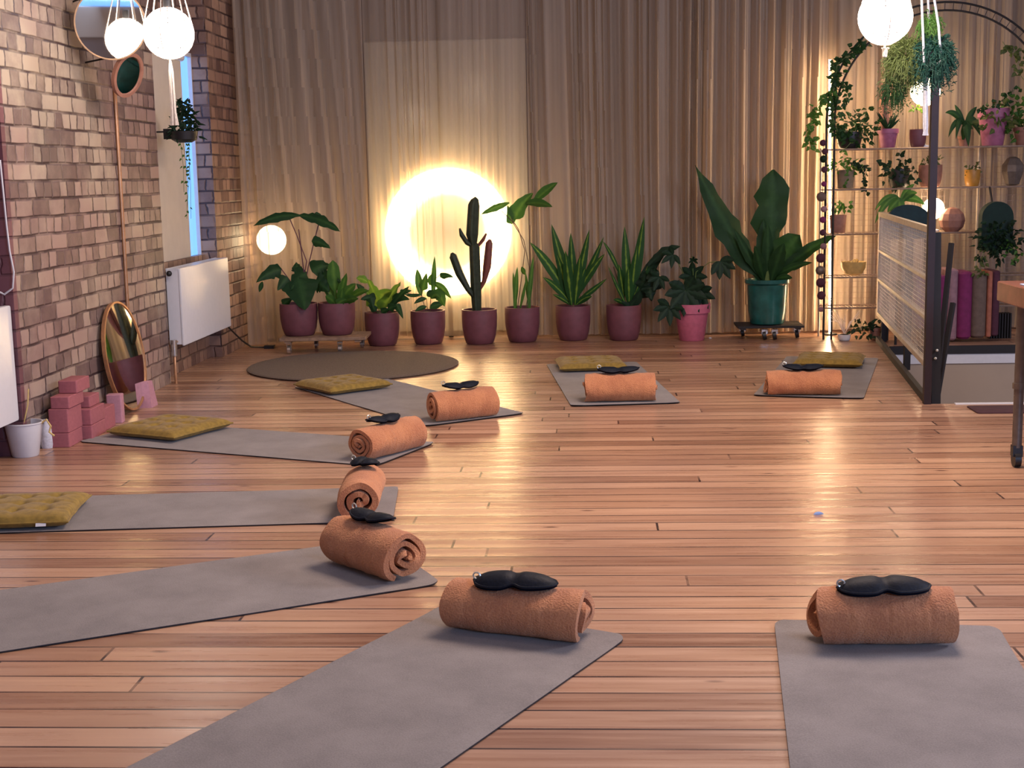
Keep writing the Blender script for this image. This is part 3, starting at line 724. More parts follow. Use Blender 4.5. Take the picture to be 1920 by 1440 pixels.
block((x_ + .028, 7.135, .0765), A, (.12, .225, .085), 'pink foam block in the middle of the stack resting on the floor block')
block((x_ + .015, 7.16, .163), A, (.10, .16, .060), 'short pink foam block high in the middle of the stack')
block((x_ + .025, 7.35, 0), A, (.10, .18, .125), 'pink foam block lying at the far low end of the stack')
block((x_ + .045, 7.53, 0), .1, (.085, .07, .165), 'upright lilac foam block standing in front of the leaning mirror', 'lilac_foam')
# tapered block
tb = fl(268, 765) + Vector((0, .06, 0)); b = MB()
vs = []
for z, k in ((0, 1), (.155, .62)):
    for sx, sy in ((-1, -1), (1, -1), (1, 1), (-1, 1)): vs.append(tb + Vector((sx * .055 * k, sy * .06 * k, z)))
b.add(vs, [(3, 2, 1, 0), (4, 5, 6, 7), (0, 1, 5, 4), (1, 2, 6, 5), (2, 3, 7, 6), (3, 0, 4, 7)])
tag(b.build('yoga_block', 'lilac_foam', origin=tb, smooth=False), 'tapered lilac foam block standing alone right of the leaning mirror', 'yoga block', 'foam yoga blocks by the wall')

# ------------------------------------------------------------ mats, rolls, masks, cushions
ND = ['foremost left']
def mat(ca, cb, ang, label, wid=.65, length=1.83, curl=.006):
    """ca, cb: inner corners in pixels (cb may be None with sign), ang: outward direction (deg)"""
    a = fl(*ca); d = Vector((math.cos(math.radians(ang)), math.sin(math.radians(ang)), 0)); n = Vector((-d.y, d.x, 0))
    if isinstance(cb, tuple):
        bb = fl(*cb); mid = (a + bb) / 2; sgn = 1
    else: mid = a + n * (cb * wid / 2)
    c = mid + d * length / 2
    r = .045; prof = []
    for q, (sx, sy) in enumerate(((1, 1), (-1, 1), (-1, -1), (1, -1))):
        for k in range(6):
            tt = math.pi / 2 * (q + k / 5); prof.append((sx * (length / 2 - r) + r * math.cos(tt), sy * (wid / 2 - r) + r * math.sin(tt)))
    def lift(u): return curl * max(0, (-u / (length / 2) - .90) / .10) ** 2
    seedv = ang
    NU = 40; NV = 8
    # interior grid clipped to the rounded outline
    def outline(u, v):
        x = u * length / 2; y = v * wid / 2
        ex = max(0, abs(x) - (length / 2 - r)); ey = max(0, abs(y) - (wid / 2 - r))
        if ex > 0 and ey > 0:
            h = math.hypot(ex, ey); m = max(ex, ey); k = m / h
            x = math.copysign(length / 2 - r + ex * k, x); y = math.copysign(wid / 2 - r + ey * k, y)
        return x, y
    def P(u, v, z):
        x, y = outline(u, v); return c + d * x + n * y + Vector((0, 0, z + lift(x) + .0015 * (1 + noise.noise(Vector((x * 3 + seedv, y * 3, 0)))) * (abs(v) > .8)))
    us = sorted(set([-1 + 2 * i / NU for i in range(NU + 1)] + [-.99, -.98, -.965, .99, .98, .965]))
    vsn = sorted(set([-1 + 2 * i / NV for i in range(NV + 1)] + [-.98, -.95, -.92, .98, .95, .92]))
    t = thing('yoga_mat', label, 'yoga mat', c, 'yoga mats laid out on the floor')
    def sheet(z0, z1, name, m):
        b = MB(); vs = []; fs = []; W_ = len(vsn)
        for z in (z1, z0):
            for u in us:
                for v in vsn: vs.append(P(u, v, z))
        off = len(us) * W_
        for i in range(len(us) - 1):
            for j in range(W_ - 1):
                q = i * W_ + j; fs.append((q, q + W_, q + W_ + 1, q + 1)); fs.append((off + q, off + q + 1, off + q + W_ + 1, off + q + W_))
        per = [j for j in range(W_)] + [i * W_ + W_ - 1 for i in range(1, len(us))] + [(len(us) - 1) * W_ + j for j in range(W_ - 2, -1, -1)] + [i * W_ for i in range(len(us) - 2, 0, -1)]
        for k in range(len(per)):
            p, q = per[k], per[(k + 1) % len(per)]; fs.append((p, q, off + q, off + p))
        b.add(vs, fs); return b.build(name, m, t)
    sheet(.0005, .0040, 'rubber_base', 'mat_rubber')['label'] = 'black rubber underside'; sheet(.0042, .0050, 'suede_top', 'mat_suede')
    return t, c, d, n

def roll(c, ang, label, length=.40, rx=.092, rz=.080, turns=3.6, seed=1, zoff=.0075, dirn=1, phase=0.0, taper=0.0, fringe=.020):
    """ang: direction of the axis (deg)"""
    c = Vector(c); c.z = zoff
    ax = Vector((math.cos(math.radians(ang)), math.sin(math.radians(ang)), 0)); nx = Vector((-ax.y, ax.x, 0)) * dirn
    K = int(turns * 40); NL = 60; th = .62 / turns
    end = -math.pi / 2 - .55 + phase
    def cen(q, rad, s):
        # q angle, rad 0..1, s -1..1 along the axis
        w = 1 + .05 * noise.noise(Vector((s * 2.2 + seed * 7, math.cos(q) * 1.3, math.sin(q) * 1.3 + seed))) + .018 * noise.noise(Vector((s * 9, q * 2.2, seed)))
        w *= 1 + taper * s + .022 * noise.noise(Vector((s * 26 + seed, q * .8, 3.3))) + .03 * noise.noise(Vector((s * 4 + seed, q * 1.6, 8.8)))
        X = rad * rx * math.cos(q) * w; Zz = rad * rz * math.sin(q) * w
        # sag: flatten at the bottom
        if Zz < -rz * .80: Zz = -rz * .80 - (-Zz - rz * .80) * .25
        sq = 1 + .06 * math.cos(2 * q)
        return X * sq, Zz + rz * .86
    vs = []; fs = []
    for side in (0, 1):
        for i in range(K + 1):
            a = i / K; q = end - turns * 2 * math.pi * (1 - a); rad = .06 + .94 * a
            if side: rad = max(.02, rad - th * (.95 + .30 * noise.noise(Vector((i * .09, seed, 1.7)))))
            j_len = 1 + .0 * a
            for j in range(NL + 1):
                s = -1 + 2 * j / NL
                X, Z_ = cen(q, rad, s)
                X += (1 - a * .7) * .010 * noise.noise(Vector((q * .9, s * 1.5, seed * 2.1))) ; Z_ += (1 - a * .8) * .012 * noise.noise(Vector((q * .9 + 9, s * 1.5, seed * 2.1)))
                ext = length / 2 * s
                e = fringe * (noise.noise(Vector((i * .05, seed * 3 + (5 if s > 0 else 0), 0))) * 2 - .35 * (1 - a) * 2)
                ext += math.copysign(e * abs(s) ** 6, s)
                r_edge = abs(s) ** 10 * .06
                p = c + ax * ext + nx * X * (1 - r_edge * a) + Vector((0, 0, max(.0, Z_ * (1 - r_edge * .4 * a))))
                vs.append(p)
    W_ = NL + 1; off = (K + 1) * W_
    for i in range(K):
        for j in range(NL):
            q = i * W_ + j; fs.append((q, q + 1, q + W_ + 1, q + W_)); fs.append((off + q, off + q + W_, off + q + W_ + 1, off + q + 1))
        fs.append((i * W_, (i + 1) * W_, off + (i + 1) * W_, off + i * W_))
        q = i * W_ + NL; fs.append((q, off + q, off + q + W_, q + W_))
    for j in range(NL):
        q = K * W_ + j; fs.append((q, q + 1, off + q + 1, off + q)); fs.append((j, off + j, off + j + 1, j + 1))
    b = MB(); b.add(vs, fs); o = b.build('rolled_blanket', 'orange_fleece', origin=c)
    tag(o, label, 'blanket', 'rolled orange blankets on the mats')
    # top height for the mask
    return o, c + Vector((0, 0, rz * 1.86)), ax, nx

def eyemask(top, ax, nx, label, ang=0.0, length=.235, rx=.092, rz=.080, shift=(0, 0), roll_=0.0, ring=False):
    A2 = (Matrix.Rotation(math.radians(ang), 3, 'Z') @ ax).normalized(); B2 = Vector((-A2.y, A2.x, 0))
    c = top + ax * shift[0] + nx * shift[1]
    t = thing('eye_mask', label, 'eye mask', c, 'dark eye masks on the blankets')
    def P(u, v, z):
        # u -1..1 along, v -1..1 across
        au = abs(u); hgt = .044 * (1 - au ** 3.2) ** .55 * (1 - .28 * math.exp(-(u / .16) ** 2) * (1 if v < 0 else .25)) + .002
        x = u * length / 2; y = v * hgt
        wp = A2 * x + B2 * y
        acr = wp.dot(nx.normalized()) + shift[1]
        drop = rz * (1 - math.sqrt(max(.05, 1 - (acr / (rx * 1.15)) ** 2))) * 1.0
        return c + wp + Vector((0, 0, -drop + z + .010 + .012 * (1 - u * u) * 0 + .010 * u * u * roll_))
    b = MB(); n1, n2 = 28, 8
    def f_top(u, v):
        U = u * 2 - 1; V = v * 2 - 1
        puff = .017 * (1 - abs(V) ** 3) * (1 - abs(U) ** 5) * (1 - .5 * math.exp(-(U / .12) ** 2))
        return P(U, V, puff)
    def f_bot(u, v): return P(u * 2 - 1, 1 - v * 2, -.009)
    b.grid(f_top, n1, n2); b.grid(f_bot, n1, n2)
    # rim
    ring_t = [f_top(i / n1, 0) for i in range(n1 + 1)] + [f_top(1 - i / n1, 1) for i in range(n1 + 1)]
    b.tube(ring_t + ring_t[:1], .004, 6)
    b.build('mask_pad', 'navy_cloth', t)
    b = MB(); ss = []
    for i in range(15):
        u = -1 + 2 * i / 14
        q = P(u * .98, .55 + .45 * (1 - u * u), -.004); ss.append(q)
    b.tube(ss, .0055, 6); b.build('elastic_strap', 'black_plastic', t)
    b = MB()
    q = P(-.93 if not ring else -.98, -.1, .012)
    b.tube([q + A2 * (.011 * math.cos(w)) + Vector((0, 0, .010 * math.sin(w))) for w in [k * math.pi / 5 for k in range(11)]], .0028, 5)
    b.build('strap_buckle', 'mask_buckle', t)
    return t

def cushion(c, ang, label, size=.43, th=.066, tagged=False, seed=0, zoff=.0065):
    c = Vector(c); c.z = zoff; M = Matrix.Rotation(math.radians(ang), 3, 'Z')
    t = thing('floor_cushion', label, 'cushion', c, 'mustard tufted cushions on the mats')
    def sh(u, v):
        ed = (1 - abs(u) ** 8) * (1 - abs(v) ** 8); ed = max(0, ed) ** .5
        h = ed
        for i in (-.52, 0, .52):
            for j in (-.52, 0, .52):
                h -= .62 * math.exp(-((u - i) ** 2 + (v - j) ** 2) / .010)
        for i in (-.27, .27): h += .0
        h -= .13 * (math.exp(-((abs(u) % .52) / .05) ** 2) + math.exp(-((abs(v) % .52) / .05) ** 2)) * ed
        return max(0, h)
    def P(u, v, top):
        k = 1 + .03 * noise.noise(Vector((u * 2 + seed, v * 2, 0))) - .035 * (1 - abs(u) ** 2) * (abs(v) > .8) * 0
        x = u * size / 2 * k * (1 - .04 * (1 - v * v)); y = v * size / 2 * k * (1 - .04 * (1 - u * u))
        hh = th * .45 + (th * .55) * sh(u, v) if top else th * .45 - th * .40 * max(0, (1 - abs(u) ** 10) * (1 - abs(v) ** 10)) ** .4
        return c + M @ Vector((x, y, hh))
    b = MB(); n = 44
    b.grid(lambda u, v: P(u * 2 - 1, v * 2 - 1, True), n, n); b.grid(lambda u, v: P(1 - u * 2, v * 2 - 1, False), n, n)
    b.build('cushion_cover', 'mustard_velvet', t)
    b = MB(); rim = [P(-1 + 2 * i / 20, -1, True) for i in range(20)] + [P(1, -1 + 2 * i / 20, True) for i in range(20)] + [P(1 - 2 * i / 20, 1, True) for i in range(20)] + [P(-1, 1 - 2 * i / 20, True) for i in range(21)]
    b.tube(rim, .005, 6); b.build('piping', 'mustard_velvet', t)
    for i in (-.52, 0, .52):
        for j in (-.52, 0, .52): b = MB(); b.sphere(P(i, j, True) + Vector((0, 0, .001)), .008, 10, (1, 1, .5)); b.build('tuft_button', 'mustard_velvet', t)
    if tagged:
        b = MB(); p = P(.55, -1, True); ex = M @ Vector((1, 0, 0)); ey = M @ Vector((0, -1, 0))
        b.add([p - ex * .02 + ey * .004, p + ex * .02 + ey * .004, p + ex * .02 + ey * .012 + Vector((0, 0, -.012)), p - ex * .02 + ey * .012 + Vector((0, 0, -.012))], [(0, 1, 2, 3)])
        b.build('fabric_tag', 'white_paint', t, smooth=False)
    return t

D3 = 3.3
mat((1447, 1172), (1875, 1176), 261 + D3, 'grey yoga mat at the bottom right of the photo running towards the camera')
mat((1185, 1185), (818, 1150), 239.7 + D3, 'grey yoga mat at the bottom centre running diagonally towards the camera')
mat((828, 1097), -1, 205 + D3, 'grey yoga mat on the left second nearest, slanting out of the left edge')
mat((737, 979), -1, 182.3 + D3, 'grey yoga mat lying almost level on the left with a cushion at the photo edge', wid=.60)
mat((700, 871), (825, 836), 155 + D3, 'grey yoga mat with a cushion beside the foam blocks', wid=.60)
mat((800, 800), (985, 778), 122 + D3, 'grey yoga mat in front of the round brown rug')
mat((1071, 764), (1277, 757), 93 + D3, 'grey yoga mat at the centre back, middle of the room')
mat((1408, 745), (1622, 748), 72.2 + D3, 'pinkish grey yoga mat at the right back near the mesh railing')

def rl(pxy, dback): return fl(*pxy)
R = []
R.append(roll(fl(1658, 1204), -5 + D3 + 3, 'rolled orange blanket on the mat at the bottom right', .362, .094, .090, seed=2, turns=3.0))
R.append(roll(fl(973, 1187), -22 + D3, 'rolled orange blanket on the bottom centre mat, its looped end at the right', .40, .102, .086, turns=2.5, seed=3, phase=.3))
R.append(roll(fl(701, 1071), -48 + D3, 'rolled orange blanket with a coiled spiral end on the second nearest left mat', .36, .102, .095, turns=3.0, seed=4))
R.append(roll(fl(684, 960), -89 + D3, 'rolled orange blanket seen end on, directly behind the coiled one', .36, .098, .094, turns=2.4, seed=5))
R.append(roll(fl(728, 852), 53 + D3, 'rolled orange blanket with a purple-shadowed left end on the mat by the foam blocks', .40, .090, .090, turns=3.2, seed=6))
R.append(roll(fl(868, 786), 28 + D3, 'rolled orange blanket with wrinkled cover before the round rug', .375, .094, .096, turns=3, seed=7))
R.append(roll(fl(1163, 753), 0 + D3 - 1, 'rolled orange blanket on the centre back mat', .405, .088, .095, seed=8))
R.append(roll(fl(1505, 741), -3 + D3 - 2, 'rolled orange blanket on the back right mat by the railing', .425, .088, .084, seed=9))
ML = ['dark eye mask on the blanket at the bottom right', 'dark eye mask folded over the blanket on the bottom centre mat', 'dark eye mask on the blanket with the coiled spiral end',
      'dark eye mask on the blanket seen end on', 'dark eye mask on the blanket of the mat by the foam blocks', 'dark eye mask with a ring buckle on the wrinkled blanket before the rug',
      'dark eye mask on the blanket of the centre back mat', 'dark eye mask on the blanket of the back right mat']
MA = [2, 6, 5, 60, -6, 0, 4, 0]
MS = [(-.01, -.02), (.0, -.02), (-.01, .01), (-.09, .0), (-.03, 0), (-.01, 0), (-.01, 0), (0, .0)]
MLn = [.265, .255, .20, .12, .20, .22, .25, .24]
for i, (o, top, ax, nx) in enumerate(R):
    eyemask(top, ax, nx, ML[i], MA[i], MLn[i], shift=MS[i], roll_=(-1 if i in (0, 1) else 1), ring=(i == 5))
cushion(fl(42, 960, .03), 9, 'mustard tufted cushion cut off by the left edge of the photo', .46, tagged=True, seed=1)
cushion(fl(320, 803, .03), -25, 'mustard tufted cushion on the mat beside the foam blocks', .47, seed=2)
cushion(fl(643, 722, .03), -48, 'mustard tufted cushion at the edge of the round rug', .46, seed=3)
cushion(fl(1107, 683, .03), 6, 'mustard tufted cushion on the centre back mat', .47, .065, seed=4)
cushion(fl(1556, 676, .03), -14, 'mustard tufted cushion on the back right mat', .46, .065, seed=5)

# round rug
b = MB(); rc = fl(663, 687); prof = [(.0001, .001), (.74, .001), (.762, .006), (.766, .012), (.755, .018), (.735, .018)] + [(.74 * (1 - k / 22), .018 + .0012 * (k % 2)) for k in range(1, 22)] + [(.0001, .018)]
b.lathe(rc, prof, 96); tag(b.build('round_rug', 'rug_jute', origin=rc), 'round brown woven rug in front of the wooden plant trolley', 'rug')

# ------------------------------------------------------------ potted plants
def pot(t, c, r, h, mat, rim=False, soil=True, shape='round'):
    c = Vector(c); b = MB()
    if shape == 'round': prof = [(r * .70, 0), (r * .78, h * .03), (r * .90, h * .22), (r * .98, h * .5), (r, h * .8), (r * .99, h), (r * .90, h), (r * .90, h * .9)]
    elif shape == 'flare': prof = [(r * .62, 0), (r * .66, h * .02), (r * .88, h * .76), (r * .98, h * .76), (r, h), (r * .9, h), (r * .86, h * .88)]
    elif shape == 'big': prof = [(r * .66, 0), (r * .74, h * .02), (r * .84, h * .3), (r * .90, h * .88), (r, h * .92), (r, h), (r * .86, h), (r * .84, h * .9)]
    else: prof = [(r * .8, 0), (r * .85, h * .02), (r, h), (r * .9, h), (r * .88, h * .9)]
    prof.append((.0001, h * .9))
    b.lathe(c, prof, 36); b.build('pot', mat, t)
    b = MB(); b.lathe(c + Vector((0, 0, h * .9)), [(r * .86, 0), (r * .6, .006), (.0001, .01)], 20); b.build('soil', 'soil', t)
def LP(Y, spec, b, stems=None, k=1.0):
    """spec rows: (x0,y0,d0, x1,y1,d1, x2,y2,d2, halfwidth_px, shape, tilt)"""
    for i, s in enumerate(spec):
        p = [py(s[0], s[1], Y + s[2]), py(s[3], s[4], Y + s[5]), py(s[6], s[7], Y + s[8])]
        b.leaf(p, s[9] * Y / F_PX * k, s[10] if len(s) > 10 else 'lance', s[11] if len(s) > 11 else 0, n=12, ruffle=s[12] if len(s) > 12 else 0, seed=i * 1.7)
def ST(Y, rows, b, r=.004):
    for s in rows:
        b.tube([py(x, y, Y + d) for (x, y, d) in s], r, 6)
def quad(x0, y0, x1, y1, w, shape='lance', d=0, dd=-.05, sag=0, tilt=0, ruf=0):
    """a leaf spec from base to tip with sag (px upward bow)"""
    mx, my = (x0 + x1) / 2, (y0 + y1) / 2 - sag
    return (x0, y0, d, mx, my, d + dd / 2, x1, y1, d + dd, w, shape, tilt, ruf)

def plant_thing(name, label, cx, by, Y, z=0.0, group=None):
    c = py(cx, by, Y); c.z = z; return thing(name, label, 'potted plant', c, group), c
PG = 'potted plants along the curtain'
# wooden trolley with two pots
dc = Vector((-2.09, 10.66, 0))
t = thing('plant_trolley', 'low wooden plank trolley on casters carrying two plum pots', 'trolley', dc)
M = Matrix.Translation(dc) @ Matrix.Rotation(math.radians(3), 4, 'Z')
b = MB()
for k in range(5): b.rbox((-.34, -.20 + k * .082, .105), (.34, -.122 + k * .082, .13), .006, M, axis=2, seg=2)
b.box((-.30, -.19, .09), (-.25, .2, .105), M); b.box((.25, -.19, .09), (.30, .2, .105), M); b.build('deck', 'dolly_wood', t, smooth=False)
for sx, sy in ((-.27, -.15), (.13, -.15), (.27, .15), (-.1, .15)):
    q = M @ Vector((sx, sy, 0)); b = MB(); 
    b.lathe(q + Vector((-.012, 0, .035)), [(.0001, 0), (.033, 0), (.033, .024), (.0001, .024)], 16, M=Matrix.Rotation(math.radians(90), 3, 'Y')); w = b.build('caster', 'chrome', t)
    b = MB(); b.box((q.x - .018, q.y - .012, .03), (q.x - .013, q.y + .012, .09)); b.box((q.x + .013, q.y - .012, .03), (q.x + .018, q.y + .012, .09)); b.box((q.x - .02, q.y - .02, .08), (q.x + .02, q.y + .02, .092)); sub(b, 'caster_fork', 'chrome', w, False)
Y = 10.66; zt = .131
t, c = plant_thing('potted_philodendron', 'plum pot with tall big-leaved plant on the left of the wooden trolley', 562, 630, Y, zt, PG)
c = py(562, 628, Y); c.z = zt; t.location = c; pot(t, c, .150, .255, 'plum_pot')
b = MB(); LP(Y, [quad(562, 404, 474, 424, 11, 'lance', 0, -.05, 14, .5, .3), quad(562, 404, 638, 434, 13, 'lance', 0, -.1, 14, -.5, .4), quad(592, 398, 604, 420, 9, 'lance', 0, 0, -2, 0, .3),
             quad(584, 452, 620, 466, 12, 'heart', 0, -.08, 6, .2, .2), quad(528, 505, 480, 530, 17, 'heart', 0, -.1, 10, .2, .4), quad(492, 528, 486, 548, 5, 'lance', -.05, 0, 0),
             quad(560, 520, 572, 582, 40, 'heart', -.05, -.15, 4, 0, .1), quad(576, 512, 545, 545, 26, 'heart', 0, -.1, 12, .3, .3), quad(585, 510, 620, 500, 22, 'heart', 0, .05, 10, -.3, .3),
             quad(560, 510, 555, 492, 14, 'heart', .02, .05, 4, .4, .2), quad(590, 530, 618, 548, 22, 'heart', 0, -.05, 8, .2, .3), quad(530, 572, 548, 560, 10, 'heart', -.05, -.03, 3),
             quad(540, 520, 520, 545, 14, 'heart', -.05, -.06, 3), quad(600, 520, 640, 530, 16, 'heart', .02, -.02, 8, 0, .3)], b)
b.build('foliage', 'leaf_deep', t)
b = MB(); ST(Y, [[(562, 575, 0), (570, 520, 0), (575, 490, 0), (556, 440, 0), (541, 405, 0)], [(565, 575, 0), (578, 500, 0), (586, 465, .02), (596, 425, 0), (604, 405, 0)], [(562, 575, 0), (571, 520, 0), (565, 470, 0), (560, 430, 0)], [(560, 575, 0), (550, 535, -.02), (528, 505, 0)]], b, .0045)
b.build('stem', 'stem_purple', t)
t, c = plant_thing('potted_fern', 'plum pot with upright light green leaves on the right of the wooden trolley', 632, 630, Y, zt, PG)
c = py(633, 628, Y + .02); c.z = zt; t.location = c; pot(t, c, .148, .255, 'plum_pot')
b = MB(); LP(Y, [quad(630, 565, 624, 488, 13, 'paddle', 0, -.02, 0, .2, .2), quad(634, 570, 650, 512, 9, 'lance', 0, -.06, 3, .3, .2), quad(632, 570, 668, 532, 11, 'lance', 0, -.1, 8, -.3, .3), quad(628, 570, 606, 520, 10, 'lance', 0, .05, 3, .3, .2),
             quad(636, 572, 672, 560, 10, 'lance', -.05, -.1, 8, .3, .3), quad(630, 572, 610, 555, 9, 'lance', -.05, -.08, 5), quad(640, 560, 642, 540, 9, 'heart', -.1, -.03, 0, .2), quad(632, 572, 650, 562, 10, 'heart', -.1, -.03, 5), quad(655, 560, 692, 545, 8, 'lance', 0, -.1, 8, .3, .3)], b)
b.build('foliage', 'leaf_mid', t)
b = MB(); ST(Y, [[(630, 575, 0), (628, 540, 0)], [(634, 575, 0), (648, 545, 0)], [(628, 575, 0), (614, 545, 0)]], b); b.build('stem', 'stem_green', t)

def fpot(cx, by, r_px, h_px, name, label, mat='plum_pot', shape='round', Y=None, grp=PG):
    g = fl(cx, by)
    Yc = g.y + r_px * g.y / F_PX * .8
    c = py(cx, by, Yc); c.z = 0
    t = thing(name, label, 'potted plant', c, grp); pot(t, c, r_px * Yc / F_PX, h_px * Yc / F_PX * 1.0, mat, shape=shape); return t, c, Yc
# P3
t, c, Y = fpot(718, 650, 33, 63, 'potted_pothos', 'plum pot with bright green heart leaves, first on the floor right of the trolley')
b = MB(); LP(Y, [quad(716, 582, 752, 528, 21, 'heart', -.03, -.12, 4, .9, .2), quad(712, 580, 690, 524, 20, 'heart', 0, -.08, 6, -.7, .3), quad(690, 530, 668, 522, 8, 'lance', 0, 0, 6, 0, .3),
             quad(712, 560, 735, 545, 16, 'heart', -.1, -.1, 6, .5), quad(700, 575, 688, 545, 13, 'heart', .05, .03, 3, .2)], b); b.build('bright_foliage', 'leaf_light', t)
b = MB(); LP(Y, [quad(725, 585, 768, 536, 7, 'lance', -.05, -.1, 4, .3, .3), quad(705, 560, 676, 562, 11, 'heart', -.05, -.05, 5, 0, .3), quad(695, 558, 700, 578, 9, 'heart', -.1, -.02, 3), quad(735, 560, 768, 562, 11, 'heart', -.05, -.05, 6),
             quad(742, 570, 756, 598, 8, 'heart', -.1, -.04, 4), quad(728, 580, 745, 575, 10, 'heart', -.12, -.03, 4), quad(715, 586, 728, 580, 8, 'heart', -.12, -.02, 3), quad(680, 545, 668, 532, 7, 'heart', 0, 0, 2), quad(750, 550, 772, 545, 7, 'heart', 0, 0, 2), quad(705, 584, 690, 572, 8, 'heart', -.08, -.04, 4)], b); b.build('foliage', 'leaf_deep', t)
b = MB(); ST(Y, [[(716, 592, 0), (718, 560, 0), (720, 550, 0)], [(714, 592, 0), (700, 550, 0)], [(720, 592, 0), (745, 558, 0)], [(712, 592, 0), (692, 560, -.05)]], b); b.build('stem', 'stem_green', t)
# P4
t, c, Y = fpot(804, 647, 33, 63, 'potted_croton', 'plum pot with pointed upright leaves left of the cactus pot')
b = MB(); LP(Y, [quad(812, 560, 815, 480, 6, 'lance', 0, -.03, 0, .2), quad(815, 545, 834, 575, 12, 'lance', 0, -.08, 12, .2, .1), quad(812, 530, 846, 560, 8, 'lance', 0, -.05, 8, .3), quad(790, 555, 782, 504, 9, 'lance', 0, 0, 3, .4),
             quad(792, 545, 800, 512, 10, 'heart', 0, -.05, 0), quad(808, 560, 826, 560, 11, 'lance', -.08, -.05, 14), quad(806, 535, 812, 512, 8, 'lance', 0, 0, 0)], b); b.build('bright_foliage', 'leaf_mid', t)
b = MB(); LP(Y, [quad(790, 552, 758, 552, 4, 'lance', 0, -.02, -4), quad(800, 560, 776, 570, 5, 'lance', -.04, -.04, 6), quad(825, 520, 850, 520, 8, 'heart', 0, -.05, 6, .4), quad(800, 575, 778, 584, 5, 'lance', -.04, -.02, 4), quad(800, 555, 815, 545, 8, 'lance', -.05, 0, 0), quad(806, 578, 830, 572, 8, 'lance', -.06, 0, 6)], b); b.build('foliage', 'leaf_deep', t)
b = MB(); ST(Y, [[(800, 590, 0), (792, 560, 0), (786, 530, 0)], [(806, 590, 0), (808, 555, 0), (813, 525, 0), (826, 515, 0)], [(802, 590, 0), (800, 560, 0), (776, 552, 0), (762, 550, 0)]], b, .003); b.build('stem', 'stem_brown', t)
# P5 cactus
t, c, Y = fpot(900, 647, 33.5, 65, 'potted_cactus', 'plum pot with a tall branching cactus in front of the glowing disc')
def ribbed(b, pts, rs, n=24, ribs=5):
    P_ = [py(x, y, Y + d) for x, y, d in pts]
    Q = []
    for i in range(len(P_) - 1):
        for k in range(4): Q.append((P_[i].lerp(P_[i + 1], k / 4), rs[i] + (rs[i + 1] - rs[i]) * k / 4))
    Q.append((P_[-1], rs[-1])); vs = []
    for i, (p, r) in enumerate(Q):
        tg = (Q[min(i + 1, len(Q) - 1)][0] - Q[max(0, i - 1)][0]).normalized(); a = tg.cross(Vector((0, 1, 0))).normalized(); bb = tg.cross(a)
        for k in range(n):
            w = 2 * math.pi * k / n; rad = r * (1 + .22 * math.cos(ribs * w)); vs.append(p + (a * math.cos(w) + bb * math.sin(w)) * rad)
    fs = []
    for i in range(len(Q) - 1):
        for k in range(n): fs.append((i * n + k, i * n + (k + 1) % n, (i + 1) * n + (k + 1) % n, (i + 1) * n + k))
    fs.append(tuple(range((len(Q) - 1) * n, len(Q) * n))); b.add(vs, fs)
u = Y / F_PX
b = MB(); ribbed(b, [(895, 588, 0), (893, 545, 0), (890, 462, 0), (888, 458, 0), (886, 440, 0), (889, 385, 0), (891, 374, 0), (891, 369, 0)], [9 * u * .8, 9 * u, 8.5 * u, 6 * u, 10 * u, 9.5 * u, 6 * u, .004]); b.build('trunk', 'cactus_skin', t)
for pts, rs, mt in (([(893, 560, 0), (878, 542, -.02), (862, 512, -.02), (850, 480, -.02), (847, 474, -.02)], [4, 5, 7, 6.5, 2], 'cactus_skin'), ([(898, 545, 0), (908, 528, 0), (914, 500, 0), (918, 456, 0), (919, 449, 0)], [3, 4, 7, 6, 2], 'cactus_tip'),
                    ([(888, 462, 0), (876, 455, 0), (866, 440, 0), (862, 428, 0)], [3, 4, 4, 1.5], 'cactus_skin'), ([(896, 462, 0), (906, 450, 0), (912, 438, 0)], [2.5, 3, 1.5], 'cactus_tip')):
    b = MB(); ribbed(b, pts, [q * u for q in rs], 18, 5); b.build('arm', mt, t)
# P6
t, c, Y = fpot(980, 643, 33, 65, 'potted_alocasia', 'plum pot with tall thin stalks and one big arrow leaf right of the cactus')
b = MB(); LP(Y, [quad(955, 380, 902, 402, 8, 'lance', 0, -.05, 4, .5, .2), quad(962, 412, 1000, 362, 19, 'heart', 0, .0, 12, .4, .1), quad(985, 382, 1036, 388, 10, 'lance', 0, -.06, 8, .5, .1), quad(1000, 380, 1046, 342, 11, 'lance', 0, -.02, 5, .5, .1),
             quad(960, 420, 952, 385, 10, 'heart', 0, 0, 0, .2)], b); b.build('foliage', 'leaf_mid', t)
b = MB(); LP(Y, [quad(965, 580, 970, 500, 5.5, 'sword', 0, -.02, 0, .3), quad(990, 580, 1000, 480, 5, 'sword', 0, -.02, 0, .3), quad(968, 580, 962, 510, 4, 'sword', .03, 0, 0), quad(994, 580, 985, 510, 4, 'sword', .03, 0, 0), quad(984, 515, 978, 500, 5, 'lance'), quad(975, 580, 988, 520, 3, 'sword')], b); b.build('blade_leaves', 'leaf_mid', t)
b = MB(); ST(Y, [[(970, 580, 0), (978, 520, 0), (984, 470, 0), (972, 430, 0), (958, 408, 0)], [(990, 580, 0), (992, 500, 0), (982, 450, 0), (960, 415, 0), (940, 395, 0)], [(985, 580, 0), (998, 520, 0), (1003, 490, 0)]], b, .0035); b.build('stem', 'stem_brown', t)
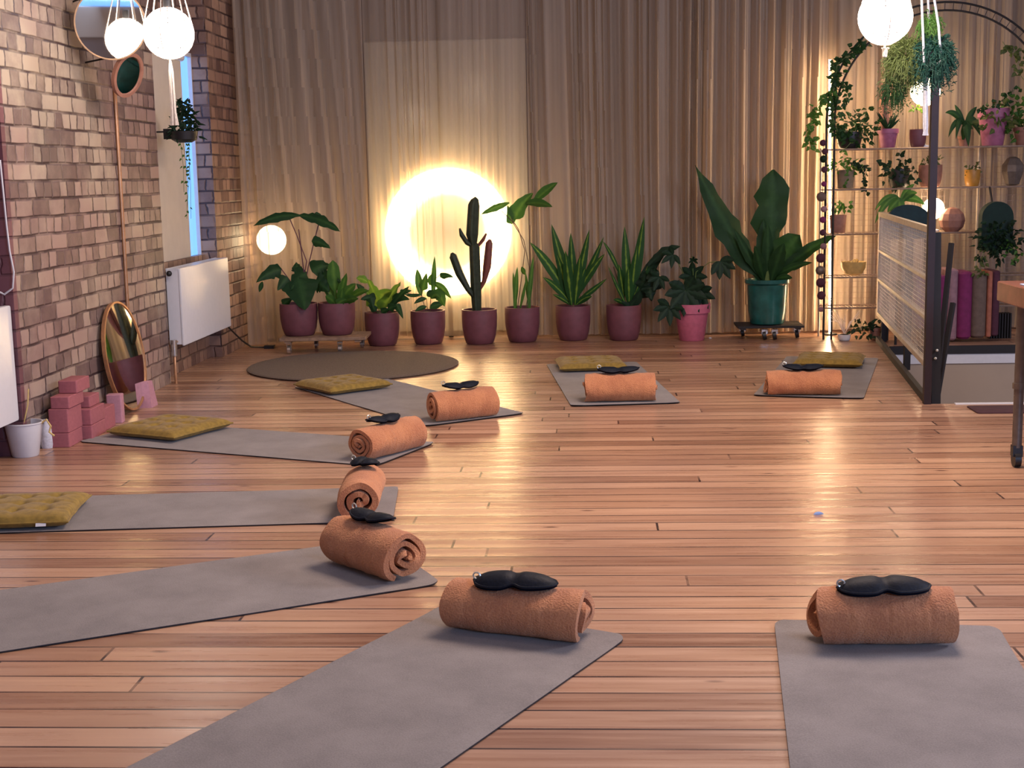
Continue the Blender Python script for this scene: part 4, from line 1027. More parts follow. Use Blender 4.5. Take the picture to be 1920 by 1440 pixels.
# P7 dracaena
t, c, Y = fpot(1075, 640, 33, 65, 'potted_dracaena', 'plum pot with a full fan of striped sword leaves')
b = MB(); bx, by = 1073, 572
LP(Y, [quad(1072, 560, 1034, 420, 13, 'lance', .05, .05, 0, .2), quad(1076, 560, 1070, 436, 10, 'lance', .0, -.02, 0, .1), quad(1078, 560, 1105, 430, 10, 'lance', .02, 0, 0, -.2), quad(1080, 560, 1132, 444, 9, 'lance', 0, 0, -6, -.3),
       quad(1068, 560, 993, 454, 12, 'lance', 0, -.06, 16, .3), quad(1080, 555, 1134, 476, 10, 'lance', 0, -.07, 12, -.4), quad(1068, 566, 1018, 520, 9, 'lance', 0, -.1, 10, .4), quad(1082, 565, 1138, 522, 6.5, 'lance', 0, -.08, -2, -.3),
       quad(1072, 572, 1060, 470, 12, 'lance', -.02, -.1, 0, 0), quad(1078, 572, 1088, 478, 11, 'lance', -.02, -.1, 0, 0), quad(1080, 572, 1110, 556, 8, 'lance', -.02, -.09, 8), quad(1070, 572, 1036, 552, 5, 'lance', 0, -.07, 5), quad(1075, 570, 1098, 500, 10, 'lance', 0, -.05, 2), quad(1068, 566, 1045, 478, 11, 'lance', 0, -.05, 4, .2)], b, k=.92); b.build('foliage', 'leaf_striped', t)
b = MB(); ST(Y, [[(1074, 580, 0), (1075, 560, 0), (1075, 540, 0)]], b, .012); b.build('stem', 'stem_brown', t)
# P8
t, c, Y = fpot(1170, 640, 33, 66, 'potted_dracaena', 'plum pot with sparse upright striped leaves, left of the pink pot')
b = MB()
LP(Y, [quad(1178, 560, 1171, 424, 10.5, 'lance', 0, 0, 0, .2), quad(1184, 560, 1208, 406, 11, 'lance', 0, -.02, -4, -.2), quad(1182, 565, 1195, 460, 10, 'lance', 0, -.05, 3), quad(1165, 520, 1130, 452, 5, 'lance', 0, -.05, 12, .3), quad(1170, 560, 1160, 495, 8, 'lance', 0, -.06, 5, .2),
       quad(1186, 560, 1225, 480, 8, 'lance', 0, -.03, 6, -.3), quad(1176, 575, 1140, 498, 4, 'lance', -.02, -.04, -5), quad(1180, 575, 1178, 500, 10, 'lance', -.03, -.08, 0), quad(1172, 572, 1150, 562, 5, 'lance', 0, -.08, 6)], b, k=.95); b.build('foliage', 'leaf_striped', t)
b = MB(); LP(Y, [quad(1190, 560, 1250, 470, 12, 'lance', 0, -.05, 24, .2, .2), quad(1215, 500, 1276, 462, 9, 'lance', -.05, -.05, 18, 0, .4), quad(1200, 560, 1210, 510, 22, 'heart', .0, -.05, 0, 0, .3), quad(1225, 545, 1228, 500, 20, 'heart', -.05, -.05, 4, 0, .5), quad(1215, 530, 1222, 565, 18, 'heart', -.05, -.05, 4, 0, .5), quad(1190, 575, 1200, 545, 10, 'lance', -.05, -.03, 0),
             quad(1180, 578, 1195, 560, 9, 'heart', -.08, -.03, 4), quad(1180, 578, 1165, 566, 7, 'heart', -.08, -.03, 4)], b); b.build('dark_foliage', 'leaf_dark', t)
b = MB(); ST(Y, [[(1175, 580, 0), (1178, 560, 0), (1180, 540, 0)], [(1176, 580, 0), (1160, 530, 0), (1150, 500, 0)]], b, .006); b.build('stem', 'stem_brown', t)
# P9 pink pot fatsia
t, c, Y = fpot(1297, 641, 35, 69, 'potted_fatsia', 'bright pink rimmed pot with broad fingered leaves', 'pink_pot', 'flare')
b = MB()
def palm(cx, cy, R_, rot, d, k=7, w=.2, spread=4.4):
    for i in range(k):
        a = rot + (i - (k - 1) / 2) * spread / k; rr_ = R_ * (1 - .28 * abs(i - (k - 1) / 2) / (k / 2))
        LP(Y, [(cx, cy, d, cx + math.cos(a) * rr_ * .5, cy + math.sin(a) * rr_ * .5 - 2, d - .02, cx + math.cos(a) * rr_, cy + math.sin(a) * rr_ + 3, d - .05, R_ * w, 'lance', 0, .2)], b)
palm(1285, 545, 48, 1.3, -.10, 8, .24, 5.4); palm(1350, 490, 36, 1.0, -.05, 5, .24, 3.0); palm(1262, 478, 26, 2.6, -.05, 5, .22); palm(1255, 575, 36, 1.9, -.12, 6, .22); palm(1298, 520, 34, -1.2, .02, 6, .22); palm(1310, 550, 34, .6, -.05, 6, .24); palm(1300, 490, 12, -1.5, 0, 5, .2); palm(1236, 520, 26, 2.0, -.02, 5, .22)
b.build('foliage', 'leaf_dark', t)
b = MB(); ST(Y, [[(1297, 585, 0), (1292, 560, -.02), (1285, 545, -.1)], [(1298, 585, 0), (1305, 510, 0), (1330, 492, 0), (1348, 490, -.04)], [(1296, 585, 0), (1280, 510, 0), (1264, 480, -.04)], [(1296, 585, 0), (1300, 520, 0), (1298, 480, 0)], [(1294, 585, 0), (1262, 570, -.1)]], b, .003); b.build('stem', 'stem_green', t)
# big teal pot on black trolley
Y = 11.13; c = py(1438, 606, Y); 
t = thing('plant_trolley', 'low black trolley on casters under the big teal pot', 'trolley', (c.x, Y, 0))
M = Matrix.Translation((c.x + .012, Y, 0)); b = MB()
for k in range(4): b.rbox((-.265, -.17 + k * .087, .100), (.265, -.09 + k * .087, .118), .005, M, axis=2, seg=2)
b.box((-.24, -.17, .086), (-.2, .17, .10), M); b.box((.2, -.17, .086), (.24, .17, .10), M); b.build('deck', 'black_metal', t, smooth=False)
for sx, sy in ((-.2, .11), (-.05, -.13), (.03, -.13), (.225, -.02)):
    q = M @ Vector((sx, sy, 0)); b = MB(); b.lathe(q + Vector((-.012, 0, .036)), [(.0001, 0), (.036, 0), (.036, .026), (.0001, .026)], 16, M=Matrix.Rotation(math.radians(80), 3, 'Y')); w = b.build('caster', 'black_plastic', t)
    b = MB(); b.box((q.x - .022, q.y - .016, .05), (q.x + .026, q.y + .016, .088)); sub(b, 'caster_fork', 'chrome', w, False)
t = thing('potted_plant', 'big teal glazed pot with large wavy upright leaves on the black trolley', 'potted plant', (c.x, Y, .119), PG)
pot(t, (c.x, Y, .119), .182, .365, 'teal_pot', shape='big')
b = MB(); LP(Y, [quad(1428, 525, 1304, 310, 27, 'lance', 0, -.05, -22, .35, .5), quad(1442, 520, 1450, 318, 32, 'paddle', 0, .02, 0, .2, .45), quad(1450, 520, 1572, 438, 13, 'lance', 0, -.1, 12, .3, .25), quad(1448, 525, 1500, 440, 36, 'lance', 0, -.08, 18, .1, .25),
             quad(1430, 520, 1375, 426, 10, 'lance', -.02, -.08, -8, .3, .25), quad(1436, 520, 1432, 410, 18, 'lance', 0, .0, 0, .3, .2), quad(1440, 520, 1440, 420, 12, 'sword', -.02, -.05, 0, .2), quad(1450, 520, 1524, 492, 8, 'lance', 0, -.12, 10, .3, .3),
             quad(1446, 525, 1470, 455, 16, 'lance', -.03, -.1, 4, 0, .2), quad(1432, 525, 1415, 460, 12, 'lance', -.03, -.1, 0, 0, .2), quad(1455, 525, 1486, 522, 7, 'lance', -.05, -.1, 8, .2, .2)], b); b.build('foliage', 'leaf_deep', t)
b = MB(); ST(Y, [[(1438, 535, 0), (1440, 505, 0)]], b, .03); b.build('crown_base', 'stem_green', t)
b = MB(); q = fl(1322, 622); b.lathe((q.x, 11.16, 0), [(.012, 0), (.014, .004), (.0001, .012)], 12); tag(b.build('floor_spot', 'white_enamel'), 'tiny white cap on the floor between the pink pot and the black trolley', 'cap')

# ------------------------------------------------------------ stair railing
def rail_pt(k, z): return Vector((1.945 + .33 * k, 7.875 + 2.93 * k, z))
t = thing('stair_railing', 'cream wire mesh railing with dark posts along the stair opening', 'railing', (1.945, 7.875, 0))
def bar(b, a, c_, w, h):
    d = (c_ - a); ln = d.length; d.normalize(); sd = d.cross(Vector((0, 0, 1)));
    if sd.length < .1: sd = Vector((1, 0, 0))
    sd.normalize(); up = sd.cross(d); vs = []
    for p in (a, c_):
        for i, j in ((-1, -1), (1, -1), (1, 1), (-1, 1)): vs.append(p + sd * i * w / 2 + up * j * h / 2)
    b.add(vs, [(3, 2, 1, 0), (4, 5, 6, 7), (0, 1, 5, 4), (1, 2, 6, 5), (2, 3, 7, 6), (3, 0, 4, 7)])
b = MB(); bar(b, rail_pt(0, 0), rail_pt(0, 1.93), .04, .04); b.build('corner_post', 'maroon_metal', t, smooth=False)
b = MB(); O_ = Vector((.045, 0, 0)); bar(b, rail_pt(.47, 0) + O_, rail_pt(.47, .98) + O_, .04, .04); b.build('post', 'black_metal', t, smooth=False)
b = MB(); bar(b, rail_pt(1, 0) + O_, rail_pt(1, .98) + O_, .04, .04); b.build('post', 'black_metal', t, smooth=False)
b = MB(); bar(b, rail_pt(-.003, .02), rail_pt(1.0, .02), .03, .05); b.build('kick_rail', 'black_metal', t, smooth=False)
b = MB()
for z, h in ((1.0, .035), (.72, .018), (.495, .018), (.225, .03)): bar(b, rail_pt(0, z), rail_pt(1, z), .03, h)
bar(b, rail_pt(.985, .22), rail_pt(.985, 1.0), .03, .03)
b.build('frame_rail', 'cream_metal', t, smooth=False)
b = MB(); k = 0
for i in range(64):
    kk = (i + .5) / 64; a = rail_pt(kk, .23); c_ = rail_pt(kk, .99); b.tube([a, c_], .0020, 4, cap=False)
for i in range(30):
    z = .235 + i * .026; b.tube([rail_pt(0, z), rail_pt(1, z)], .0024, 4, cap=False)
b.build('mesh_panel', 'cream_metal', t, smooth=False)
# leaning dark poles (folded easel) at the corner post
t = thing('folded_stand', 'dark folded stand leaning with slanted legs beside the corner post of the railing', 'stand', fl(1760, 757))
YS = 7.95
b = MB(); bar(b, py(1754, 757, YS), py(1755, 436, YS), .052, .03); b.build('upright', 'black_metal', t, smooth=False)
b = MB(); bar(b, py(1759, 690, YS + .06), py(1784, 456, YS + .2), .026, .026); b.build('leg', 'black_metal', t, smooth=False)
b = MB(); bar(b, py(1756, 752, YS + .10), py(1787, 568, YS + .25), .026, .026); b.build('leg', 'black_metal', t, smooth=False)
for (x, y) in ((1740, 513), (1740, 591), (1737, 670), (1757, 657), (1754, 672)):
    b = MB(); q = py(x, y, YS - .03); b.sphere(q, .009, 10); b.build('bolt', 'mask_buckle', t)
b = MB(); q = fl(1875, 768); b.rbox((q.x - .16, q.y - .13, .0), (q.x + .5, q.y + .1, .008), .02, axis=2); tag(b.build('door_mat', 'doormat'), 'dark red-brown mat on the floor at the stair edge beside the table leg', 'mat')

# bolsters on the far ledge
LED = 'bolsters standing on the ledge behind the stair opening'
def bolster(x0, x1, y0, y1, mat, label, Y=10.95, dep=.30):
    a = py((x0 + x1) / 2, y1, Y); c_ = py((x0 + x1) / 2, y0, Y); r = (x1 - x0) / 2 * Y / F_PX
    t = tag(MB().rbox((a.x - r, Y - dep, max(a.z, 0.002)), (a.x + r, Y + .0, c_.z), min(r * .95, .05), axis=2, seg=6).build('bolster', mat, origin=(a.x, Y - dep / 2, 0)), label, 'bolster', LED)
    return t
bolster(1757, 1776, 500, 630, 'rose_cloth', 'pale rose bolster standing leftmost on the ledge', 10.98)
bolster(1777, 1803, 505, 628, 'magenta_cloth', 'magenta bolster standing on the ledge', 10.96)
bolster(1803, 1829, 506, 626, 'taupe_cloth', 'taupe bolster standing between the magenta and coral ones', 10.95)
bolster(1829, 1838, 504, 624, 'coral_cloth', 'thin coral bolster on the ledge', 10.97)
bolster(1838, 1852, 503, 622, 'aubergine_cloth', 'dark aubergine bolster standing rightmost on the ledge', 10.99)
bolster(1738, 1756, 512, 632, 'magenta_cloth', 'mauve bolster half hidden behind the corner post', 10.99)
bolster(1708, 1732, 515, 615, 'rose_cloth', 'pale lilac cushion seen through the mesh railing', 10.54, .09)
b = MB(); q0 = py(1852, 622, 11.0); q1 = py(1889, 585, 11.0)
for k in range(8):
    xx = q0.x + (q1.x - q0.x) * k / 7; b.rbox((xx - .007, 10.9, .0), (xx + .007, 11.0, q1.z), .005, axis=2, seg=2)
b.box((q0.x, 10.93, .02), (q1.x, 10.97, .05)); b.box((q0.x, 10.93, q1.z - .05), (q1.x, 10.97, q1.z - .02))
tag(b.build('column_radiator', 'black_metal', origin=(q0.x, 10.95, 0)), 'small dark ribbed heater standing right of the bolsters', 'heater')

# ------------------------------------------------------------ table at the right edge
tl = py(1869, 528, 6.35); TX, TY, TZ = tl.x, 6.35, .80
t = thing('wooden_table', 'reddish wooden table with a metal caster leg at the right photo edge', 'table', (TX, TY, 0))
b = MB(); b.rbox((TX, 4.6, TZ - .06), (TX + 1.6, TY, TZ + .03), .012, axis=2); b.build('table_top', 'red_wood', t)
lg = py(1917, 700, 6.12)
for ly in (6.16, 4.8):
    for lx in (lg.x, TX + 1.45):
        b = MB(); b.tube([(lx, ly, .09), (lx, ly, TZ - .05)], .022, 14); b.tube([(lx, ly, .36), (lx, ly, .385)], .029, 14); w = b.build('leg', 'steel_grey', t)
        b = MB(); b.lathe((lx - .014, ly, .036), [(.0001, 0), (.036, 0), (.036, .028), (.0001, .028)], 16, M=Matrix.Rotation(math.radians(90), 3, 'Y')); b.box((lx - .022, ly - .02, .05), (lx + .022, ly + .02, .1)); sub(b, 'caster', 'black_plastic', w)
b = MB(); b.rbox((TX + .03, 5.35, TZ + .031), (TX + .55, 6.12, TZ + .036), .01, axis=2, seg=2); tag(b.build('table_glint', 'paper_and_glint', origin=(TX + .3, 5.7, TZ + .031)), 'pale blue sheet standing in for daylight reflected on the wooden table', 'paper_and_glint')  # thin blue sheet added as the daylight reflection on the table top
b = MB(); q = fl(1535, 966); b.leaf([q + Vector((-.02, 0, .003)), q + Vector((0, 0, .012)), q + Vector((.022, .004, .003))], .008, 'lance', n=5); tag(b.build('paper_scrap', 'paper_and_glint', origin=q), 'tiny white scrap lying on the open floor right of centre', 'scrap')

# ------------------------------------------------------------ arched plant shelf
AY = 10.98
t = thing('arched_plant_shelf', 'tall arched metal shelving with a wire grid, full of pots', 'shelf', (2.9, AY, 0))
C0 = py(1766, 224, AY); RA = 1.0 * (C0 - py(1550, 224, AY)).length
xl = C0.x - RA; xr = C0.x + RA
for rad, nm_ in ((RA, 'outer_arch'), (RA - .062, 'inner_arch')):
    pts = [Vector((C0.x - rad, AY, 0))] + [Vector((C0.x - rad * math.cos(math.pi * k / 40), AY, C0.z + rad * math.sin(math.pi * k / 40))) for k in range(41)] + [Vector((C0.x + rad, AY, 0))]
    b = MB(); b.tube(pts, .0085, 8); b.build(nm_, 'black_metal', t)
for k in range(2, 40):
    w = math.pi * k / 42; b = MB(); b.tube([Vector((C0.x - RA * math.cos(w), AY, C0.z + RA * math.sin(w))), Vector((C0.x - (RA - .062) * math.cos(w), AY, C0.z + (RA - .062) * math.sin(w)))], .003, 4); b.build('arch_rung', 'black_metal', t)
SZ = {}
for k, ypx in enumerate((280, 355, 438, 518, 575)):
    z = py(1620, ypx, AY + .1).z; SZ[ypx] = z; b = MB()
    x1 = xr if ypx not in (518,) else xr
    b.tube([(xl, AY, z), (x1, AY, z)], .007, 6); b.tube([(xl, AY + .24, z), (x1, AY + .24, z)], .007, 6)
    x = xl
    while x < x1: b.tube([(x, AY, z), (x, AY + .24, z)], .0025, 4, cap=False); x += .03
    b.build('wire_shelf', 'grey_wire', t)
for x in (xl, xl + .62, xl + 1.25, xr):
    b = MB(); b.tube([(x, AY + .24, 0), (x, AY + .24, 1.52)], .009, 8); b.build('rear_post', 'cream_metal', t)
b = MB(); x = xl
while x < xr: b.tube([(x, AY + .25, .2), (x, AY + .25, 1.50)], .0016, 4, cap=False); x += .045
z = .22
while z < 1.5: b.tube([(xl, AY + .25, z), (xr, AY + .25, z)], .0016, 4, cap=False); z += .045
b.build('grid_panel', 'grey_wire', t, smooth=False)
SY = AY + .12
SG = 'small pots on the arched shelf'
def spot(x, ypx_shelf, w_px, h_px, name, label, mat, shape='flare', cat='potted plant', Y=SY):
    zs = SZ[ypx_shelf] + .008 if ypx_shelf in SZ else ypx_shelf
    c = py(x, 300, Y); c.z = zs; t = thing(name, label, cat, c, SG)
    u = Y / F_PX
    pot(t, c, w_px / 2 * u, h_px * u, mat, shape=shape)
    return t, c, c.z + h_px * u
def bush(t, c, rx, rz, n, mat, size, seed, shape='heart', droop=0.0, ry=None):
    rnd = random.Random(seed); b = MB(); c = Vector(c); ry = ry or rx * .6
    for _ in range(n):
        v = Vector((rnd.gauss(0, .45), rnd.gauss(0, .45), rnd.gauss(0, .45)));
        if v.length > 1: v.normalize()
        p = c + Vector((v.x * rx, v.y * ry, v.z * rz)); d = Vector((v.x + rnd.uniform(-.6, .6), v.y + rnd.uniform(-.8, .2), v.z * .5 + rnd.uniform(-.7, .4) - droop)).normalized() * size
        b.leaf([p, p + d * .5 + Vector((0, 0, size * .12)), p + d], size * rnd.uniform(.3, .5), shape, rnd.uniform(-1.2, 1.2), n=5)
    return b.build('foliage', mat, t)
def trail(t, pts, Y, n, size, mat, seed, spread=6, name='trailing_vine'):
    rnd = random.Random(seed); b = MB(); bs = MB()
    P_ = [py(x, y, Y) for x, y in pts]; bs.tube(P_, .0022, 5)
    for i in range(n):
        q = rnd.random() * (len(P_) - 1); k = int(q); p = P_[k].lerp(P_[min(k + 1, len(P_) - 1)], q - k)
        p = p + Vector((rnd.gauss(0, spread * .5), rnd.gauss(0, spread * .3), rnd.gauss(0, spread * .4))) * (Y / F_PX)
        d = Vector((rnd.uniform(-1, 1), rnd.uniform(-.8, .2), rnd.uniform(-1.1, .3))).normalized() * size
        b.leaf([p, p + d * .5, p + d], size * .45, 'heart', rnd.uniform(-1, 1), n=4)
    st = bs.build('vine_stem', 'stem_green', t); b.build('vine_leaves', mat, t)
# top shelf
t, c, z = spot(1592, 280, 44, 30, 'potted_ivy', 'dark pot with bushy ivy at the left end of the top shelf', 'black_plastic', 'round'); bush(t, (c.x + .04, SY - .05, z + .04), .19, .15, 130, 'leaf_deep', .05, 1); trail(t, [(1600, 262), (1575, 290), (1590, 330), (1582, 350)], SY - .14, 16, .04, 'leaf_mid', 3)
t, c, z = spot(1664, 280, 38, 34, 'potted_succulent', 'mauve pink pot with a dark spiky succulent on the top shelf', 'mauve_pot'); 
b = MB()
for k in range(13):
    a = k * 2.4; r_ = .05 + .006 * (k % 4); p = Vector((c.x, SY, z - .01)); d = Vector((math.cos(a) * r_ * 1.4, math.sin(a) * r_, .07 + .012 * (k % 5))); b.leaf([p, p + d * .6, p + d * 1.25], .011, 'lance', 0, n=6)
b.build('foliage', 'leaf_dark', t)
t = thing('vase', 'tall brown vase behind the spiky succulent on the top shelf', 'vase', py(1659, 275, SY + .09)); q = t.location.copy(); q.z = SZ[280] + .008; t.location = q
b = MB(); u = SY / F_PX; b.lathe(q, [(.04, 0), (.048, .01), (.048, 115 * u), (.042, 116 * u), (.042, .4), (.0001, .4)], 20); b.build('body', 'clay_pot', t)
t, c, z = spot(1720, 280, 30, 32, 'potted_orchid', 'small plum pot with a thin orchid stem beside the post on the top shelf', 'plum_pot', 'round')
b = MB(); b.tube([(c.x, SY, z - .01), (c.x - .005, SY, z + .12), (c.x - .02, SY, z + .17)], .003, 5); b.build('stem', 'stem_brown', t); bush(t, (c.x - .03, SY, z + .15), .05, .04, 14, 'leaf_light', .035, 4)
t, c, z = spot(1806, 280, 22, 18, 'potted_plant', 'small pot with long drooping dark leaves in the middle of the top shelf', 'clay_pot', 'flare')
b = MB(); cy = py(1806, 215, SY - .05)
LP(SY - .05, [quad(1808, 235, 1778, 258, 6, 'lance', 0, -.04, 34), quad(1808, 235, 1792, 262, 6, 'lance', 0, -.06, 44), quad(1810, 235, 1816, 276, 8, 'lance', -.02, -.08, 30), quad(1810, 235, 1832, 200, 6, 'lance', 0, 0, 8), quad(1810, 232, 1838, 255, 8, 'lance', 0, -.05, 34), quad(1808, 235, 1790, 196, 5, 'lance', 0, .03, 5), quad(1808, 235, 1772, 212, 6, 'lance', 0, -.02, 20), quad(1812, 240, 1824, 232, 12, 'heart', -.02, -.05, 6), quad(1806, 262, 1810, 225, 6, 'sword')], b); b.build('foliage', 'leaf_deep', t)
t, c, z = spot(1860, 280, 56, 66, 'potted_philodendron', 'large mauve pot on the top shelf with yellow-edged leaves', 'mauve_pot', 'flare'); bush(t, (c.x - .02, SY - .13, z - .08), .13, .12, 34, 'leaf_olive', .06, 5); 
t, c, z = spot(1916, 280, 34, 32, 'potted_ivy', 'terracotta pot with dense ivy at the right photo edge on the top shelf', 'clay_pot', 'flare'); bush(t, (c.x - .01, SY - .03, z + .10), .20, .20, 150, 'leaf_mid', .055, 6); trail(t, [(1910, 160), (1880, 190), (1850, 205), (1838, 200)], SY - .1, 34, .045, 'leaf_deep', 7, 10)
# second shelf
t, c, z = spot(1586, 355, 33, 34, 'potted_ivy', 'square-sided taupe pot with ivy on the second shelf, left end', 'taupe_pot', 'plain'); bush(t, (c.x, SY - .03, z + .03), .14, .07, 46, 'leaf_mid', .045, 8); trail(t, [(1600, 300), (1625, 320), (1618, 350), (1625, 362)], SY - .1, 34, .042, 'leaf_dark', 9, 8)
t, c, z = spot(1686, 355, 38, 34, 'potted_fern', 'dark pot wrapped in drooping foliage on the second shelf above the railing', 'black_plastic', 'round'); bush(t, (c.x - .02, SY - .08, z - .02), .16, .13, 80, 'leaf_dark', .05, 10)
b = MB(); LP(SY - .12, [quad(1688, 375, 1715, 345, 6, 'lance', 0, 0, 8), quad(1690, 380, 1720, 362, 8, 'lance', 0, -.03, 12), quad(1685, 370, 1640, 395, 6, 'lance', 0, -.03, 22), quad(1685, 370, 1640, 420, 7, 'lance', 0, -.05, 30), quad(1690, 375, 1735, 385, 8, 'lance', 0, -.03, 16), quad(1684, 370, 1690, 400, 10, 'lance', 0, -.03, 2), quad(1688, 372, 1664, 398, 8, 'lance', 0, -.03, 4)], b); b.build('long_leaves', 'leaf_mid', t)
t, c, z = spot(1745, 355, 42, 40, 'moss_pot', 'pale pink rounded pot with moss behind the corner post', 'clay_pot', 'round'); bush(t, (c.x, SY, z + .02), .09, .07, 60, 'leaf_olive', .03, 12)
t, c, z = spot(1824, 355, 28, 30, 'potted_pansy', 'small amber yellow pot with dark leaves on the second shelf', 'amber_pot', 'round'); bush(t, (c.x, SY - .03, z), .055, .06, 34, 'leaf_olive', .03, 13)
c = py(1898, 345, SY); c.z = SZ[355] + .008
t = thing('lantern', 'grey woven round lantern on the second shelf at the right', 'lantern', c); b = MB(); u = SY / F_PX; b.lathe(c, [(.03, 0), (.055, .01), (.06, .03), (.085, .11), (.085, .16), (.05, .21), (.02, .225), (.0001, .226)], 8); b.build('shade', 'steel_grey', t, smooth=False)
# third level
t, c, z = spot(1573, 438, 31, 33, 'potted_succulent', 'square-sided brown pot with small succulents on the third shelf', 'clay_pot', 'plain'); bush(t, (c.x + .03, SY - .02, z + .06), .08, .04, 34, 'leaf_mid', .04, 14)
c = py(1785, 413, SY - .04)
t = thing('round_vase', 'brown faceted round vase beside the small glowing lamp', 'vase', (c.x, c.y, SZ[438] + .008)); b = MB(); b.sphere(c, .104, 12); b.tube([(c.x, c.y, SZ[438] + .006), (c.x, c.y, c.z - .06)], .05, 12); b.build('body', 'clay_pot', t, smooth=False)
# gold bowl
c = py(1600, 512, SY); c.z = SZ[518] + .008
t = thing('wicker_bowl', 'round gold wire bowl on the fourth shelf', 'bowl', c); b = MB(); rnd = random.Random(9)
b.lathe(c, [(.03, 0), (.07, .015), (.095, .06), (.1, .11), (.096, .11), (.09, .06), (.066, .02), (.0001, .01)], 24)
for k in range(26):
    a = rnd.random() * 6.28; r_ = rnd.random() * .07; b.sphere(c + Vector((math.cos(a) * r_, math.sin(a) * r_, .07 + rnd.random() * .05)), .017, 8)
b.build('body', 'gold_wicker', t)
# small lamp and big lamp globes on the shelf
def shelf_lamp(x, y, r, z0, label, em):
    c = py(x, y, SY + .02); t = thing('table_lamp', label, 'lamp', (c.x, c.y, z0), 'globe lamps on the arched shelf')
    b = MB(); b.sphere(c, r, 24); b.build('glass_globe', em, t)
    b = MB(); b.lathe((c.x, c.y, z0), [(.05, 0), (.05, .012), (.012, .02), (.012, c.z - r - z0 + .01), (.0001, c.z - r - z0 + .01)], 16); b.build('lamp_base', 'white_enamel', t)
shelf_lamp(1735, 171, .115, SZ[280] + .008, 'big glowing globe lamp on the top shelf behind the hanging fern', 'warm_glow')
shelf_lamp(1750, 391, .085, SZ[438] + .008, 'small glowing globe lamp beside the corner post', 'warm_glow')
# LED strip at the left of the arch
b = MB(); p0 = py(1556, 632, AY + .33); p1 = py(1556, 112, AY + .33); t = thing('light_strip', 'vertical warm light strip glowing behind the left leg of the arched shelf', 'lamp', (p0.x, p0.y, 0))
b.tube([(p0.x, p0.y, .02), (p1.x, p1.y, p1.z)], .009, 10); b.build('light_tube', 'strip_glow', t)
b = MB(); b.lathe((p0.x, p0.y, 0), [(.06, 0), (.06, .01), (.02, .02), (.0001, .02)], 16); b.build('foot', 'black_metal', t)
# pompom garland
t = thing('pompom_garland', 'string of dark pompoms hanging down the left leg of the arched shelf', 'garland', py(1541, 250, AY - .05))
b = MB(); b.tube([py(1545, 250, AY - .05), py(1541, 420, AY - .05), py(1540, 600, AY - .05)], .002, 4); b.build('string', 'aubergine_cloth', t)
for x, y, r, mt in ((1543, 268, 6, 'aubergine_cloth'), (1547, 284, 6, 'aubergine_cloth'), (1544, 298, 7, 'leaf_dark'), (1546, 318, 6, 'aubergine_cloth'), (1545, 345, 5, 'magenta_cloth'), (1540, 369, 9, 'taupe_cloth'), (1545, 392, 6, 'rose_cloth'), (1543, 412, 6, 'magenta_cloth'), (1543, 436, 6, 'aubergine_cloth'), (1544, 462, 6, 'rose_cloth'),
                    (1539, 484, 9, 'aubergine_cloth'), (1538, 507, 9, 'steel_grey'), (1539, 530, 9, 'aubergine_cloth'), (1540, 554, 8, 'aubergine_cloth'), (1539, 580, 5, 'rose_cloth')):
    b = MB(); q = py(x, y, AY - .05); b.sphere(q, r * AY / F_PX, 12); b.build('pompom', mt, t)
# ivy on the arch, left and right
t = thing('ivy_garland', 'ivy garland wound up the left side of the arch', 'garland', py(1560, 200, AY - .03))
trail(t, [(1622, 68), (1605, 92), (1588, 105), (1570, 120), (1565, 150), (1562, 185), (1562, 220), (1572, 250), (1590, 255)], AY - .03, 150, .055, 'leaf_deep', 20, 13)
trail(t, [(1565, 165), (1535, 195), (1522, 215), (1518, 250), (1525, 280)], AY - .06, 70, .05, 'leaf_mid', 21, 9)
trail(t, [(1568, 150), (1592, 165), (1582, 200)], AY - .06, 40, .045, 'leaf_deep', 22, 12)
t = thing('ivy_garland', 'sparse ivy on the right shoulder of the arch', 'garland', py(1900, 100, AY - .03))
trail(t, [(1880, 78), (1890, 95), (1915, 100), (1905, 130), (1920, 150)], AY - .03, 40, .045, 'leaf_olive', 23, 10)
# green arch-shaped planter on right with trailing plant
c = py(1866, 430, 10.75)
t = thing('arched_planter', 'dark green arch-topped planter board with ivy spilling below on the right', 'planter', (c.x, c.y, SZ[438]))
b = MB(); a0 = py(1838, 470, 10.75); a1 = py(1897, 470, 10.75); top = py(1866, 378, 10.75).z; r_ = (a1.x - a0.x) / 2; cx = (a0.x + a1.x) / 2
prof = [(cx - r_, a0.z)] + [(cx - r_ * math.cos(math.pi * k / 16), top - r_ + r_ * math.sin(math.pi * k / 16)) for k in range(17)] + [(cx + r_, a0.z)]
n = len(prof); b.add([(x, 10.73, z) for x, z in prof] + [(x, 10.83, z) for x, z in prof], [tuple(range(n)), tuple(range(2 * n - 1, n - 1, -1))] + [(i, i + n, (i + 1) % n + n, (i + 1) % n) for i in range(n)]); b.build('back_board', 'green_panel', t, smooth=False)
bush(t, (cx - .01, 10.68, a0.z + .06), .19, .18, 160, 'leaf_dark', .05, 30, ry=.05)
trail(t, [(1845, 470), (1838, 500), (1842, 520)], 10.66, 26, .04, 'leaf_olive', 31, 10); trail(t, [(1890, 460), (1905, 470), (1900, 490)], 10.66, 22, .04, 'leaf_mid', 32, 10)
b = MB(); b.tube([(cx, 10.83, a0.z + .05), (cx, 10.975, SZ[438])], .008, 6); b.tube([(cx, 10.83, top - .1), (cx, 10.975, SZ[355])], .008, 6); b.build('bracket', 'black_metal', t)
